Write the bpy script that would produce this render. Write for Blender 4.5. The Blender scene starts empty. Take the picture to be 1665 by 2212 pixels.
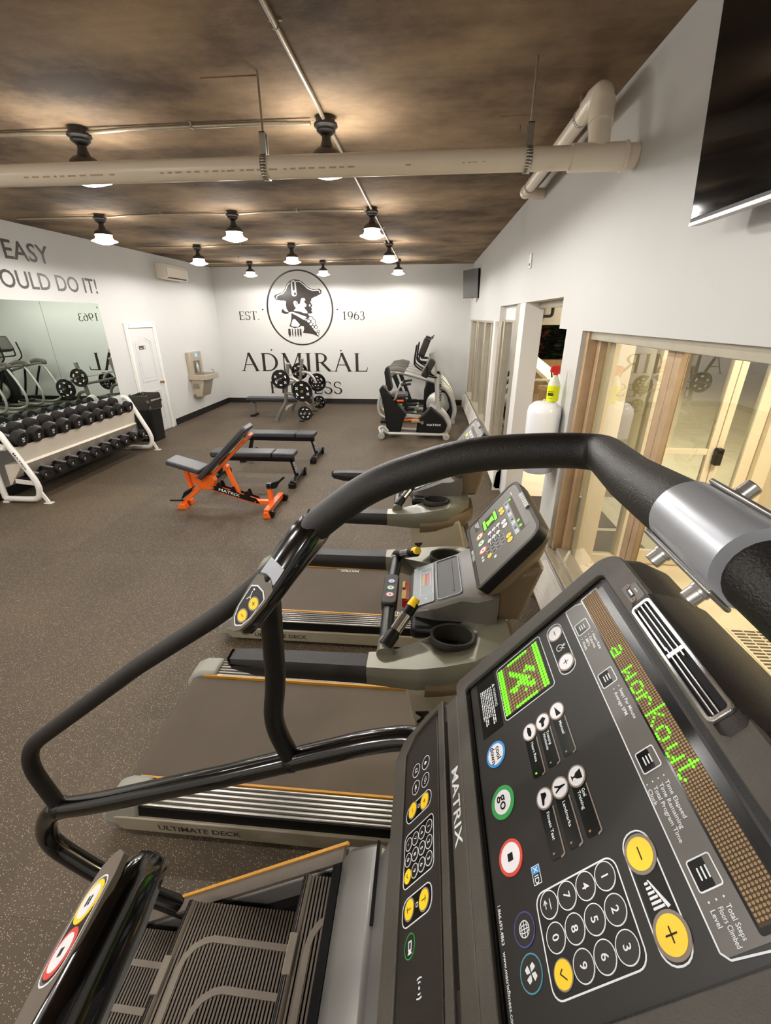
import bpy, bmesh, math, random
from mathutils import Vector, Matrix
random.seed(7)
sc = bpy.context.scene
COL = sc.collection
# ------------------------------------------------------------------ camera
cam_d = bpy.data.cameras.new('camera'); cam = bpy.data.objects.new('camera', cam_d); COL.objects.link(cam)
cam_d.sensor_fit = 'HORIZONTAL'; cam_d.sensor_width = 36.0; cam_d.lens = 36.0*950.0/1665.0
cam_d.clip_start = 0.02; cam_d.clip_end = 200
cam.matrix_world = Matrix(((0.99607878, -0.03196047, 0.08249613, 0.0), (0.08837077, 0.40375993, -0.91058691, 0.0),
                           (-0.00420584, 0.91430654, 0.40500107, 2.2), (0, 0, 0, 1)))
sc.camera = cam
# ------------------------------------------------------------------ world, exposure, lights
w = bpy.data.worlds.new('night'); sc.world = w; w.use_nodes = True
w.node_tree.nodes['Background'].inputs[0].default_value = (0.10, 0.085, 0.07, 1)
w.node_tree.nodes['Background'].inputs[1].default_value = 0.12
sc.view_settings.view_transform = 'Standard'; sc.view_settings.look = 'None'
sc.view_settings.gamma = 1.0; sc.view_settings.use_curve_mapping = False
sc.view_settings.exposure = 0.42
sc.cycles.use_denoising = True
sc.cycles.max_bounces = 10; sc.cycles.diffuse_bounces = 6; sc.cycles.glossy_bounces = 6
sc.cycles.transparent_max_bounces = 16; sc.cycles.sample_clamp_indirect = 6.0
LAMP_W = 140.0            # each pendant lamp
LAMP_COL = (1.0, 0.965, 0.925)

def lamp_light(x, y, z, energy=None, col=LAMP_COL, angle=178, blend=0.22, rad=0.075, parent=None, name='lamp_light'):
    d = bpy.data.lights.new(name, 'SPOT'); d.energy = energy or LAMP_W; d.color = col
    d.spot_size = math.radians(angle); d.spot_blend = blend; d.shadow_soft_size = rad
    o = bpy.data.objects.new(name, d); COL.objects.link(o); o.location = (x, y, z)
    return o
def outdoor_light(x, y, z, e, size=0.6, col=(1.0, 0.91, 0.77)):
    d = bpy.data.lights.new('exterior_area_light', 'AREA'); d.energy = e; d.color = col; d.size = size
    o = bpy.data.objects.new('exterior_area_light', d); COL.objects.link(o); o.location = (x, y, z); return o
LAMP_X = (-4.1, -2.4, -0.70)
LAMP_Y = (3.57, 6.13, 8.65, 11.15)
LAMP_Z = 3.085
LAMPS = [(x, y) for y in LAMP_Y + (-1.5,) for x in LAMP_X] + [(-4.1, 1.0), (-2.4, 1.0)]
for lx, ly in LAMPS: lamp_light(lx, ly, LAMP_Z - 0.012)
outdoor_light(2.2, 1.9, 2.75, 60)
outdoor_light(3.4, 7.2, 2.9, 130)
outdoor_light(3.0, 11.5, 2.9, 90)
outdoor_light(4.4, 13.7, 2.85, 140)  # extra area light added to brighten the shrubs; no lamp stands there

# ------------------------------------------------------------------ materials
def lin(c):
    c /= 255.0
    return c/12.92 if c <= 0.04045 else ((c+0.055)/1.055)**2.4
def rgb(r, g, b): return (lin(r), lin(g), lin(b), 1.0)
class NT:
    def __init__(s, name):
        s.m = bpy.data.materials.new(name); s.m.use_nodes = True; s.t = s.m.node_tree
        s.b = s.t.nodes['Principled BSDF']; s.out = s.t.nodes['Material Output']
    def n(s, typ, **k):
        nd = s.t.nodes.new(typ)
        for a, v in k.items():
            if isinstance(a, str) and hasattr(nd, a): setattr(nd, a, v)
        return nd
    def l(s, a, b): s.t.links.new(a, b)
MATS = {}
def mk(name, c, rough=0.5, metal=0.0, var=0.08, scale=40.0, bump=0.0, bscale=200.0, emit=0.0, coat=0.0, spec=0.5, aniso=None):
    """plain procedural material: noise-varied colour, roughness and fine relief"""
    k = NT(name); b = k.b
    tc = k.n('ShaderNodeTexCoord'); nz = k.n('ShaderNodeTexNoise'); nz.inputs['Scale'].default_value = scale
    nz.inputs['Detail'].default_value = 4
    k.l(tc.outputs['Object'], nz.inputs['Vector'])
    mx = k.n('ShaderNodeMix', data_type='RGBA'); base = rgb(*c)
    d = [max(0, v*(1-var*2)) for v in base[:3]]; h = [min(1, v*(1+var*2)) for v in base[:3]]
    mx.inputs[6].default_value = (*d, 1); mx.inputs[7].default_value = (*h, 1)
    k.l(nz.outputs['Fac'], mx.inputs[0]); k.l(mx.outputs[2], b.inputs['Base Color'])
    b.inputs['Roughness'].default_value = rough; b.inputs['Metallic'].default_value = metal
    b.inputs['Specular IOR Level'].default_value = spec
    b.inputs['Coat Weight'].default_value = coat
    if bump:
        n2 = k.n('ShaderNodeTexNoise'); n2.inputs['Scale'].default_value = bscale; n2.inputs['Detail'].default_value = 3
        k.l(tc.outputs['Object'], n2.inputs['Vector'])
        bp = k.n('ShaderNodeBump'); bp.inputs['Strength'].default_value = bump; bp.inputs['Distance'].default_value = 0.002
        k.l(n2.outputs['Fac'], bp.inputs['Height']); k.l(bp.outputs['Normal'], b.inputs['Normal'])
    if emit:
        k.l(mx.outputs[2], b.inputs['Emission Color']); b.inputs['Emission Strength'].default_value = emit
    MATS[name] = k.m
    return k.m
mk('wall_paint', (200, 199, 195), 0.6, var=0.012, scale=3, bump=0.15, bscale=90)
mk('trim_white', (228, 226, 221), 0.4, var=0.01)
mk('door_white', (208, 207, 205), 0.4, var=0.01)
mk('black_vinyl', (18, 15, 13), 0.5)
mk('letter_dark', (40, 29, 22), 0.35, var=0.1, scale=8)
mk('letter_white', (232, 232, 230), 0.4, var=0.01)
mk('pvc', (240, 228, 208), 0.3, var=0.03, scale=6)
mk('pvc_print', (196, 164, 138), 0.5)
mk('conduit', (170, 160, 140), 0.4, 0.6, var=0.1)
mk('zinc', (190, 188, 180), 0.3, 0.9)
mk('lamp_black', (26, 22, 19), 0.45)
mk('lamp_lens', (255, 250, 244), 0.5, emit=32.0, var=0.0)
mk('mirror_glass', (212, 224, 216), 0.0, 1.0, var=0.0)
mk('tan_frame', (186, 158, 124), 0.45, 0.2, var=0.1, scale=12)
mk('silver_frame', (178, 170, 152), 0.35, 0.5, var=0.06, scale=12)
mk('heater_white', (226, 222, 214), 0.4, var=0.03)
mk('beige_wall', (230, 214, 186), 0.7, var=0.04, scale=3)
mk('beige_floor', (222, 206, 178), 0.6, var=0.10, scale=5)
mk('stained_board', (190, 152, 100), 0.7, var=0.3, scale=14)
mk('out_concrete', (150, 118, 80), 0.8, var=0.16, scale=2.2)
mk('out_dark', (26, 24, 22), 0.9)
mk('out_soffit', (150, 132, 108), 0.8, var=0.12, scale=3)
mk('leaf_dark', (56, 70, 36), 0.6, var=0.4, scale=20)
mk('leaf_red', (110, 48, 26), 0.6, var=0.4, scale=20)
mk('leaf_yellow', (130, 120, 40), 0.6, var=0.4, scale=20)
mk('bark', (60, 44, 30), 0.8)
mk('plastic_black', (13, 11, 10), 0.42, spec=0.3, bump=0.25, bscale=420)
mk('plastic_charcoal', (38, 33, 28), 0.5, spec=0.35, bump=0.35, bscale=420)
mk('plastic_grey', (92, 87, 80), 0.5, bump=0.3, bscale=380)
mk('bezel_grey', (70, 65, 57), 0.55, bump=0.5, bscale=520)
mk('gloss_black', (8, 7, 6), 0.16, coat=0.6, var=0.05)
mk('tube_black', (16, 14, 12), 0.34, spec=0.4, bump=0.25, bscale=520)
mk('grip_rubber', (27, 23, 20), 0.45, spec=0.4, bump=0.6, bscale=520)
mk('chrome', (215, 215, 215), 0.12, 0.95, var=0.02)
mk('steel', (176, 174, 170), 0.28, 0.85, var=0.05)
mk('clamp_silver', (168, 172, 178), 0.32, 0.45, var=0.02, coat=0.4)
mk('olive_shell', (106, 103, 88), 0.36, 0.25, var=0.04, scale=9)
mk('olive_under', (104, 88, 66), 0.5, 0.2, var=0.06, scale=9)
mk('shell_tan', (158, 148, 128), 0.42, 0.2, var=0.05, scale=9)
mk('cap_grey', (150, 148, 138), 0.5, var=0.04)
mk('alu', (188, 184, 174), 0.3, 0.75, var=0.06)
mk('alu_dark', (58, 54, 48), 0.4, 0.5, var=0.06)
mk('yellow_trim', (196, 140, 48), 0.4, var=0.05)
mk('yellow_key', (252, 206, 30), 0.4, var=0.03)
mk('red_tag', (200, 40, 26), 0.4)
mk('screen_face', (27, 22, 18), 0.45, spec=0.4, var=0.16, scale=420)
mk('screen_grey', (88, 84, 78), 0.35, var=0.03)
mk('screen_black', (9, 8, 7), 0.18)
mk('trend_face', (86, 82, 73), 0.4, var=0.03)
mk('trend_blue', (122, 130, 134), 0.4, var=0.03)
mk('print_white', (222, 226, 228), 0.5, var=0.0)
mk('print_dark', (20, 16, 14), 0.5, var=0.0)
mk('print_red', (205, 66, 52), 0.5, var=0.0)
mk('print_green', (40, 150, 72), 0.5, var=0.0)
mk('print_blue', (44, 138, 208), 0.5, var=0.0)
mk('print_navy', (58, 66, 130), 0.5, var=0.0)
mk('print_teal', (70, 140, 160), 0.5, var=0.0)
mk('print_pink', (214, 96, 84), 0.5, var=0.0)
mk('key_white', (224, 222, 224), 0.4, var=0.01)
mk('key_rim', (128, 116, 104), 0.5)
mk('key_black', (28, 23, 19), 0.35)
mk('led_off', (150, 118, 70), 0.5, var=0.05)
mk('led_back', (62, 44, 20), 0.6)
mk('led_on', (95, 255, 8), 0.5, emit=1.25, var=0.0)
mk('belt', (84, 73, 60), 0.75, var=0.10, scale=4, bump=0.3, bscale=300)
mk('step_rib', (98, 88, 77), 0.5, var=0.06)
mk('step_band', (116, 107, 94), 0.5, var=0.06)
mk('step_dark', (11, 9, 8), 0.6, spec=0.2)
mk('shroud_grey', (122, 120, 116), 0.35, 0.4, var=0.04, scale=6)
mk('rack_white', (228, 224, 216), 0.32, var=0.015)
mk('rack_panel', (206, 196, 180), 0.4, var=0.03, scale=4)
mk('dumbbell_rubber', (28, 22, 19), 0.6, spec=0.35, var=0.1)
mk('handle_chrome', (205, 205, 210), 0.25, 0.8)
mk('bag_black', (46, 39, 36), 0.35, bump=0.8, bscale=40)
mk('bin_black', (16, 14, 13), 0.45)
mk('orange_paint', (242, 104, 24), 0.35, var=0.03)
mk('pad_black', (58, 58, 62), 0.36, var=0.06, bump=0.2, bscale=300)
mk('pad_side', (16, 14, 13), 0.5, spec=0.3)
mk('frame_black', (15, 13, 12), 0.38, spec=0.35)
mk('frame_grey', (128, 122, 112), 0.35, 0.4, var=0.04)
mk('frame_silver', (186, 184, 178), 0.34, 0.45, var=0.03)
mk('fountain_steel', (190, 178, 158), 0.35, 0.5, var=0.05, scale=12)
mk('blue_led', (90, 150, 255), 0.4, emit=1.2, var=0)
mk('brass', (178, 128, 70), 0.25, 0.9)
mk('sign_brown', (84, 72, 62), 0.4)
mk('ac_white', (230, 222, 206), 0.4, var=0.01)
mk('tv_black', (5, 5, 6), 0.06, spec=0.18)
mk('tv_reflection_grey', (58, 54, 50), 0.16, spec=0.9)  # grey base stands in for the white wall reflected in the small screen
mk('tv_silver', (172, 168, 165), 0.3, 0.6)
mk('dispenser_white', (236, 236, 240), 0.22, var=0.005)
mk('dispenser_grey', (178, 178, 196), 0.35)
mk('spray_yellow', (232, 236, 22), 0.2, var=0.02)
mk('spray_clear', (226, 228, 205), 0.25)
mk('spray_red', (214, 40, 26), 0.35)
mk('vent_slot', (90, 74, 56), 0.7)
mk('mat_dark', (70, 60, 50), 0.9)
mk('rust', (112, 88, 70), 0.5)
mk('wood_seat', (160, 120, 80), 0.5)

def mat_floor():
    k = NT('rubber_floor'); b = k.b
    tc = k.n('ShaderNodeTexCoord'); ge = k.n('ShaderNodeNewGeometry'); oi = k.n('ShaderNodeObjectInfo')
    v = k.n('ShaderNodeTexVoronoi'); v.inputs['Scale'].default_value = 190.0
    k.l(ge.outputs['Position'], v.inputs['Vector'])
    dots = k.n('ShaderNodeMath', operation='LESS_THAN'); dots.inputs[1].default_value = 0.30
    k.l(v.outputs['Distance'], dots.inputs[0])
    sep = k.n('ShaderNodeSeparateColor'); k.l(v.outputs['Color'], sep.inputs[0])
    pick = k.n('ShaderNodeMath', operation='GREATER_THAN'); pick.inputs[1].default_value = 0.74
    k.l(sep.outputs[0], pick.inputs[0])
    fl = k.n('ShaderNodeMath', operation='MULTIPLY'); k.l(dots.outputs[0], fl.inputs[0]); k.l(pick.outputs[0], fl.inputs[1])
    nz = k.n('ShaderNodeTexNoise'); nz.inputs['Scale'].default_value = 1.3; nz.inputs['Detail'].default_value = 6
    k.l(ge.outputs['Position'], nz.inputs['Vector'])
    mx = k.n('ShaderNodeMix', data_type='RGBA'); mx.inputs[6].default_value = rgb(62, 52, 40); mx.inputs[7].default_value = rgb(94, 79, 60)
    k.l(nz.outputs['Fac'], mx.inputs[0])
    hsv = k.n('ShaderNodeHueSaturation'); mr = k.n('ShaderNodeMapRange'); mr.inputs[3].default_value = 0.88; mr.inputs[4].default_value = 1.12
    k.l(oi.outputs['Random'], mr.inputs[0]); k.l(mr.outputs[0], hsv.inputs['Value']); k.l(mx.outputs[2], hsv.inputs['Color'])
    fm = k.n('ShaderNodeMix', data_type='RGBA'); fm.inputs[7].default_value = rgb(204, 186, 150)
    k.l(fl.outputs[0], fm.inputs[0]); k.l(hsv.outputs[0], fm.inputs[6]); k.l(fm.outputs[2], b.inputs['Base Color'])
    b.inputs['Roughness'].default_value = 0.62
    n2 = k.n('ShaderNodeTexNoise'); n2.inputs['Scale'].default_value = 260; k.l(ge.outputs['Position'], n2.inputs['Vector'])
    bp = k.n('ShaderNodeBump'); bp.inputs['Strength'].default_value = 0.35; bp.inputs['Distance'].default_value = 0.002
    k.l(n2.outputs['Fac'], bp.inputs['Height']); k.l(bp.outputs['Normal'], b.inputs['Normal'])
    MATS['rubber_floor'] = k.m
mat_floor()
def mat_ceiling():
    k = NT('ceiling_concrete'); b = k.b
    ge = k.n('ShaderNodeNewGeometry')
    mp = k.n('ShaderNodeMapping'); mp.inputs['Scale'].default_value = (0.8, 1.0, 1); k.l(ge.outputs['Position'], mp.inputs[0])
    n1 = k.n('ShaderNodeTexNoise'); n1.inputs['Scale'].default_value = 1.15; n1.inputs['Detail'].default_value = 9; n1.inputs['Roughness'].default_value = 0.62
    k.l(mp.outputs[0], n1.inputs['Vector'])
    cr = k.n('ShaderNodeValToRGB'); cr.color_ramp.elements[0].position = 0.36; cr.color_ramp.elements[0].color = rgb(80, 62, 43)
    cr.color_ramp.elements[1].position = 0.66; cr.color_ramp.elements[1].color = rgb(168, 142, 111)
    k.l(n1.outputs['Fac'], cr.inputs[0])
    m2 = k.n('ShaderNodeMapping'); m2.inputs['Scale'].default_value = (0.6, 9, 1); k.l(ge.outputs['Position'], m2.inputs[0])
    n2 = k.n('ShaderNodeTexNoise'); n2.inputs['Scale'].default_value = 2.4; n2.inputs['Detail'].default_value = 5; k.l(m2.outputs[0], n2.inputs['Vector'])
    mr = k.n('ShaderNodeMapRange'); mr.inputs[1].default_value = 0.3; mr.inputs[2].default_value = 0.75; mr.inputs[3].default_value = 0.93; mr.inputs[4].default_value = 1.06
    k.l(n2.outputs['Fac'], mr.inputs[0])
    hs = k.n('ShaderNodeHueSaturation'); k.l(cr.outputs[0], hs.inputs['Color']); k.l(mr.outputs[0], hs.inputs['Value'])
    k.l(hs.outputs[0], b.inputs['Base Color']); b.inputs['Roughness'].default_value = 0.85
    n3 = k.n('ShaderNodeTexNoise'); n3.inputs['Scale'].default_value = 60; n3.inputs['Detail'].default_value = 6; k.l(ge.outputs['Position'], n3.inputs['Vector'])
    bp = k.n('ShaderNodeBump'); bp.inputs['Strength'].default_value = 0.4; bp.inputs['Distance'].default_value = 0.004
    k.l(n3.outputs['Fac'], bp.inputs['Height']); k.l(bp.outputs['Normal'], b.inputs['Normal'])
    MATS['ceiling_concrete'] = k.m
mat_ceiling()
def mat_glass(name, tint, gain):
    """thin window pane: clear, with Fresnel reflection"""
    k = NT(name); k.t.nodes.remove(k.b)
    fr = k.n('ShaderNodeFresnel'); fr.inputs['IOR'].default_value = 1.52
    ml = k.n('ShaderNodeMath', operation='MULTIPLY', use_clamp=True); ml.inputs[1].default_value = gain; k.l(fr.outputs[0], ml.inputs[0])
    gm = k.n('ShaderNodeNewGeometry'); inv = k.n('ShaderNodeMath', operation='SUBTRACT'); inv.inputs[0].default_value = 1.0; k.l(gm.outputs['Backfacing'], inv.inputs[1])
    m2 = k.n('ShaderNodeMath', operation='MULTIPLY'); k.l(ml.outputs[0], m2.inputs[0]); k.l(inv.outputs[0], m2.inputs[1]); ml = m2
    tr = k.n('ShaderNodeBsdfTransparent'); tr.inputs[0].default_value = tint
    gl = k.n('ShaderNodeBsdfGlossy'); gl.inputs['Roughness'].default_value = 0.0
    mx = k.n('ShaderNodeMixShader'); k.l(ml.outputs[0], mx.inputs[0]); k.l(tr.outputs[0], mx.inputs[1]); k.l(gl.outputs[0], mx.inputs[2])
    k.l(mx.outputs[0], k.out.inputs['Surface']); MATS[name] = k.m
mat_glass('window_glass', (0.93, 0.96, 0.93, 1), 3.0)

# ------------------------------------------------------------------ mesh builder
V = Vector
def frame_of(d):
    d = d.normalized(); a = V((0, 0, 1)) if abs(d.z) < 0.92 else V((1, 0, 0))
    u = d.cross(a).normalized(); return u, d.cross(u).normalized()
class MB:
    def __init__(s): s.v = []; s.f = []
    def add(s, vs, fs):
        o = len(s.v); s.v += [tuple(p) for p in vs]; s.f += [tuple(i+o for i in f) for f in fs]; return s
    def box(s, x0, x1, y0, y1, z0, z1):
        return s.add([(x, y, z) for x in (x0, x1) for y in (y0, y1) for z in (z0, z1)],
                     [(0, 1, 3, 2), (4, 6, 7, 5), (0, 4, 5, 1), (2, 3, 7, 6), (0, 2, 6, 4), (1, 5, 7, 3)])
    def hull8(s, lo, hi):            # two quads (each 4 points) joined
        return s.loft([lo, hi])
    def loft(s, secs, cap=True, closed=True):
        n = len(secs[0]); vs = [p for q in secs for p in q]; fs = []
        for k in range(len(secs)-1):
            for i in range(n if closed else n-1):
                j = (i+1) % n; fs.append((k*n+i, k*n+j, (k+1)*n+j, (k+1)*n+i))
        if cap and closed:
            fs.append(tuple(range(n-1, -1, -1))); fs.append(tuple((len(secs)-1)*n+i for i in range(n)))
        return s.add(vs, fs)
    def prism(s, poly, axis, lo, hi):
        """2-D polygon extruded along axis 'x','y' or 'z' (poly in the two other axes, in xyz order)"""
        def P(p, t): return {'x': (t, p[0], p[1]), 'y': (p[0], t, p[1]), 'z': (p[0], p[1], t)}[axis]
        return s.loft([[P(p, lo) for p in poly], [P(p, hi) for p in poly]])
    def tube(s, pts, r, n=12, bend=0.06, cap=True, rv=None, seg=5, closed=False):
        """round tube through points with rounded corners; r number or list per point; rv = flattening of 2nd axis"""
        pts = [V(p) for p in pts]; rs = r if isinstance(r, (list, tuple)) else [r]*len(pts)
        P = []; Q = []
        for i, p in enumerate(pts):
            if not closed and (i == 0 or i == len(pts)-1) or bend <= 0: P.append(p); Q.append(rs[i]); continue
            a = pts[i-1]; c = pts[(i+1) % len(pts)]; d1 = (a-p); d2 = (c-p)
            if d1.angle(d2) > 3.08: P.append(p); Q.append(rs[i]); continue
            b = min(bend, d1.length*0.48, d2.length*0.48); s0 = p+d1.normalized()*b; s1 = p+d2.normalized()*b
            for k in range(seg+1):
                t = k/seg; P.append(s0*(1-t)**2+p*2*t*(1-t)+s1*t*t); Q.append(rs[i])
        N = len(P); secs = []; u = None
        for i in range(N):
            if closed: d = P[(i+1) % N]-P[i-1]
            else: d = P[min(i+1, N-1)]-P[max(i-1, 0)]
            if d.length < 1e-9: d = V((0, 0, 1))
            d.normalize()
            if u is None: u, vv = frame_of(d)
            else:
                u = (u-d*u.dot(d)).normalized(); vv = d.cross(u)
            vv = d.cross(u)
            k2 = rv if rv else 1.0
            secs.append([P[i]+u*math.cos(2*math.pi*j/n)*Q[i]+vv*math.sin(2*math.pi*j/n)*Q[i]*k2 for j in range(n)])
        if closed: secs.append(secs[0]); return s.loft(secs, cap=False)
        return s.loft(secs, cap=cap)
    def cyl(s, a, b, r0, r1=None, n=20): 
        return s.tube([a, b], [r0, r0 if r1 is None else r1], n=n, bend=0)
    def lathe(s, prof, c=(0, 0, 0), axis='z', n=24, cap=True):
        """profile of (radius, height)"""
        secs = []
        for r, h in prof:
            ring = []
            for j in range(n):
                a = 2*math.pi*j/n; x, y = r*math.cos(a), r*math.sin(a)
                q = {'z': (x, y, h), 'y': (x, h, y), 'x': (h, x, y)}[axis]; ring.append((q[0]+c[0], q[1]+c[1], q[2]+c[2]))
            secs.append(ring)
        return s.loft(secs, cap=cap)
    def ball(s, c, r, n=12, m=8):
        r = r if isinstance(r, (list, tuple)) else (r, r, r); secs = []
        for i in range(m+1):
            t = math.pi*(0.02+0.96*i/m); secs.append([(c[0]+r[0]*math.sin(t)*math.cos(2*math.pi*j/n), c[1]+r[1]*math.sin(t)*math.sin(2*math.pi*j/n), c[2]+r[2]*math.cos(t)) for j in range(n)])
        return s.loft(secs)
    def obox(s, c, ax, h):
        """box at centre c with three axes ax (vectors) and half sizes h"""
        c = V(c); A = [V(a)*k for a, k in zip(ax, h)]
        return s.add([c+A[0]*i+A[1]*j+A[2]*k for i in (-1, 1) for j in (-1, 1) for k in (-1, 1)],
                     [(0, 1, 3, 2), (4, 6, 7, 5), (0, 4, 5, 1), (2, 3, 7, 6), (0, 2, 6, 4), (1, 5, 7, 3)])
    def beam(s, a, b, w, h, up=(0, 0, 1)):
        """rectangular bar from a to b, width w (sideways), height h (towards up)"""
        a, b = V(a), V(b); d = (b-a); L = d.length; d.normalize(); sd = d.cross(V(up)).normalized(); u2 = sd.cross(d)
        return s.obox((a+b)/2, (d, sd, u2), (L/2, w/2, h/2))
    def build(s, name, mat, parent=None, smooth=True, bevel=0.0, angle=38, label=None, kind=None, recalc=True):
        me = bpy.data.meshes.new(name); me.from_pydata(s.v, [], s.f)
        if recalc:
            bm = bmesh.new(); bm.from_mesh(me); bmesh.ops.recalc_face_normals(bm, faces=bm.faces); bm.to_mesh(me); bm.free()
        me.materials.append(MATS[mat])
        if smooth:
            me.polygons.foreach_set('use_smooth', [True]*len(me.polygons)); me.set_sharp_from_angle(angle=math.radians(angle))
        o = bpy.data.objects.new(name, me); COL.objects.link(o)
        if parent is not None:
            o.parent = parent; o.matrix_parent_inverse = WM(parent).inverted()
        if bevel:
            md = o.modifiers.new('bevel', 'BEVEL'); md.width = bevel; md.segments = 2; md.limit_method = 'ANGLE'; md.angle_limit = math.radians(40)
        if label: o['label'] = label
        if kind: o['kind'] = kind
        return o
def WM(o):
    m = o.matrix_basis.copy()
    if o.parent is not None: m = WM(o.parent) @ o.matrix_parent_inverse @ m
    return m
def thing(name, label, cat, loc=(0, 0, 0), group=None, rot=None):
    o = bpy.data.objects.new(name, None); COL.objects.link(o); o.location = loc; o.empty_display_size = 0.1
    if rot: o.rotation_euler = rot
    o['label'] = label; o['category'] = cat
    if group: o['group'] = group
    return o
def tag(o, label, cat, group=None):
    o['label'] = label; o['category'] = cat
    if group: o['group'] = group
    return o
def structure(o): o['kind'] = 'structure'; return o
def origin(o, loc):
    """put a top-level mesh's origin at loc"""
    me = o.data; me.transform(Matrix.Translation(-V(loc))); o.location = loc; return o
KIDS = {}
def kids(o): return [c for c in bpy.data.objects if c.parent == o]
def copy_tree(o, loc=None, rot=None, parent=None):
    c = o.copy(); COL.objects.link(c)
    if parent is not None:
        pi = o.matrix_parent_inverse.copy(); c.parent = parent; c.matrix_parent_inverse = pi
    if loc is not None: c.location = loc
    if rot is not None: c.rotation_euler = rot
    for ch in kids(o): copy_tree(ch, parent=c)
    return c
def rrect(a0, a1, b0, b1, r, n=5):
    """rounded rectangle outline; r number or 4 radii (a0b0, a1b0, a1b1, a0b1)"""
    rs = r if isinstance(r, (list, tuple)) else (r,)*4; P = []
    for (cx, cy, q), rr in zip(((a0, b0, 180), (a1, b0, 270), (a1, b1, 0), (a0, b1, 90)), rs):
        sx = 1 if cx == a0 else -1; sy = 1 if cy == b0 else -1
        for k in range(n+1):
            t = math.radians(q+90*k/n); P.append((cx+sx*rr+rr*math.cos(t), cy+sy*rr+rr*math.sin(t)))
    return P
_TXT = {}
def text_mesh(s):
    """outline letters of the built-in font as (verts, faces), height of capitals about 0.7 at size 1"""
    if s not in _TXT:
        cu = bpy.data.curves.new('t', 'FONT'); cu.body = s; cu.size = 1.0; cu.resolution_u = 3; cu.offset = 0.012
        o = bpy.data.objects.new('t', cu); COL.objects.link(o)
        bpy.context.view_layer.update(); dg = bpy.context.evaluated_depsgraph_get()
        me = bpy.data.meshes.new_from_object(o.evaluated_get(dg)); vs = [tuple(v.co) for v in me.vertices]; fs = [tuple(p.vertices) for p in me.polygons]
        bpy.data.objects.remove(o); bpy.data.curves.remove(cu); bpy.data.meshes.remove(me)
        xs = [v[0] for v in vs] or [0]; _TXT[s] = (vs, fs, min(xs), max(xs))
    return _TXT[s]
class Face:
    """a flat panel frame: origin, right and up directions (metres); n = out of the panel"""
    def __init__(s, o, right, up, k=0.001):
        s.o = V(o); s.r = V(right).normalized(); s.u = V(up).normalized(); s.n = s.r.cross(s.u).normalized(); s.k = k
    def p(s, a, b, n=0.0):        # a to the right, b downwards, n outwards, in units of k
        return s.o+s.r*a*s.k-s.u*b*s.k+s.n*n*s.k
    def plate(s, mb, poly, n0, n1): return mb.loft([[s.p(a, b, n0) for a, b in poly], [s.p(a, b, n1) for a, b in poly]])
    def ring(s, mb, outer, inner, n0, n1):
        N = len(outer); L = [[s.p(a, b, h) for a, b in q] for q, h in ((outer, n0), (outer, n1), (inner, n1), (inner, n0))]; L.append(L[0])
        return mb.loft(L, cap=False)
    def disc(self, mb, a, b, r, n0, n1, n=20, e=1.0): return self.plate(mb, [(a+r*math.cos(2*math.pi*i/n), b+r*e*math.sin(2*math.pi*i/n)) for i in range(n)], n0, n1)
    def cring(s, mb, a, b, r, w, n0, n1, n=24):
        f = lambda q: [(a+q*math.cos(2*math.pi*i/n), b+q*math.sin(2*math.pi*i/n)) for i in range(n)]
        return s.ring(mb, f(r), f(r-w), n0, n1)
    def rr(s, mb, a0, a1, b0, b1, r, n0, n1): return s.plate(mb, rrect(a0, a1, b0, b1, r), n0, n1)
    def rring(s, mb, a0, a1, b0, b1, r, w, n0, n1):
        return s.ring(mb, rrect(a0, a1, b0, b1, r), rrect(a0+w, a1-w, b0+w, b1-w, max(0.3, r-w)), n0, n1)
    def stroke(s, mb, pts, w, n0, n1):
        for (a, b), (c, d) in zip(pts[:-1], pts[1:]):
            L = math.hypot(c-a, d-b) or 1; x, y = -(d-b)/L*w/2, (c-a)/L*w/2
            s.plate(mb, [(a+x, b+y), (c+x, d+y), (c-x, d-y), (a-x, b-y)], n0, n1)
        return mb
    def text(s, mb, t, a, b, size, n, align='l', rot=0, stretch=1.0, wd=None):
        """baseline-left (or centred) at a,b ; size = font size in units; flat print at height n"""
        vs, fs, x0, x1 = text_mesh(t)
        if wd: stretch = wd/((x1-x0)*size)
        off = -x0 if align == 'l' else -(x0+x1)/2
        c, q = math.cos(math.radians(rot)), math.sin(math.radians(rot)); out = []
        for v in vs:
            x, y = (v[0]+off)*size*stretch, v[1]*size; out.append(s.p(a+x*c-y*q, b-(x*q+y*c), n))
        return mb.add(out, fs)

def cut(o, cutter):
    """carve the mesh of a throw-away object out of o"""
    md = o.modifiers.new('cut', 'BOOLEAN'); md.object = cutter; md.operation = 'DIFFERENCE'; md.solver = 'EXACT'
    bpy.context.view_layer.update(); dg = bpy.context.evaluated_depsgraph_get()
    me = bpy.data.meshes.new_from_object(o.evaluated_get(dg)); o.modifiers.remove(md); o.data = me
    bpy.data.objects.remove(cutter)
def ribbon(mb, pts, w, z0, z1):
    """flat band of width w following a polyline in x, y"""
    n = len(pts); A = []; B = []
    for k in range(n):
        a, b = pts[max(k-1, 0)], pts[min(k+1, n-1)]; L = math.hypot(b[0]-a[0], b[1]-a[1]); q = (-(b[1]-a[1])/L*w/2, (b[0]-a[0])/L*w/2)
        A.append((pts[k][0]+q[0], pts[k][1]+q[1])); B.append((pts[k][0]-q[0], pts[k][1]-q[1]))
    return mb.loft([[(A[k][0], A[k][1], z0), (A[k][0], A[k][1], z1), (B[k][0], B[k][1], z1), (B[k][0], B[k][1], z0)] for k in range(n)])
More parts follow.
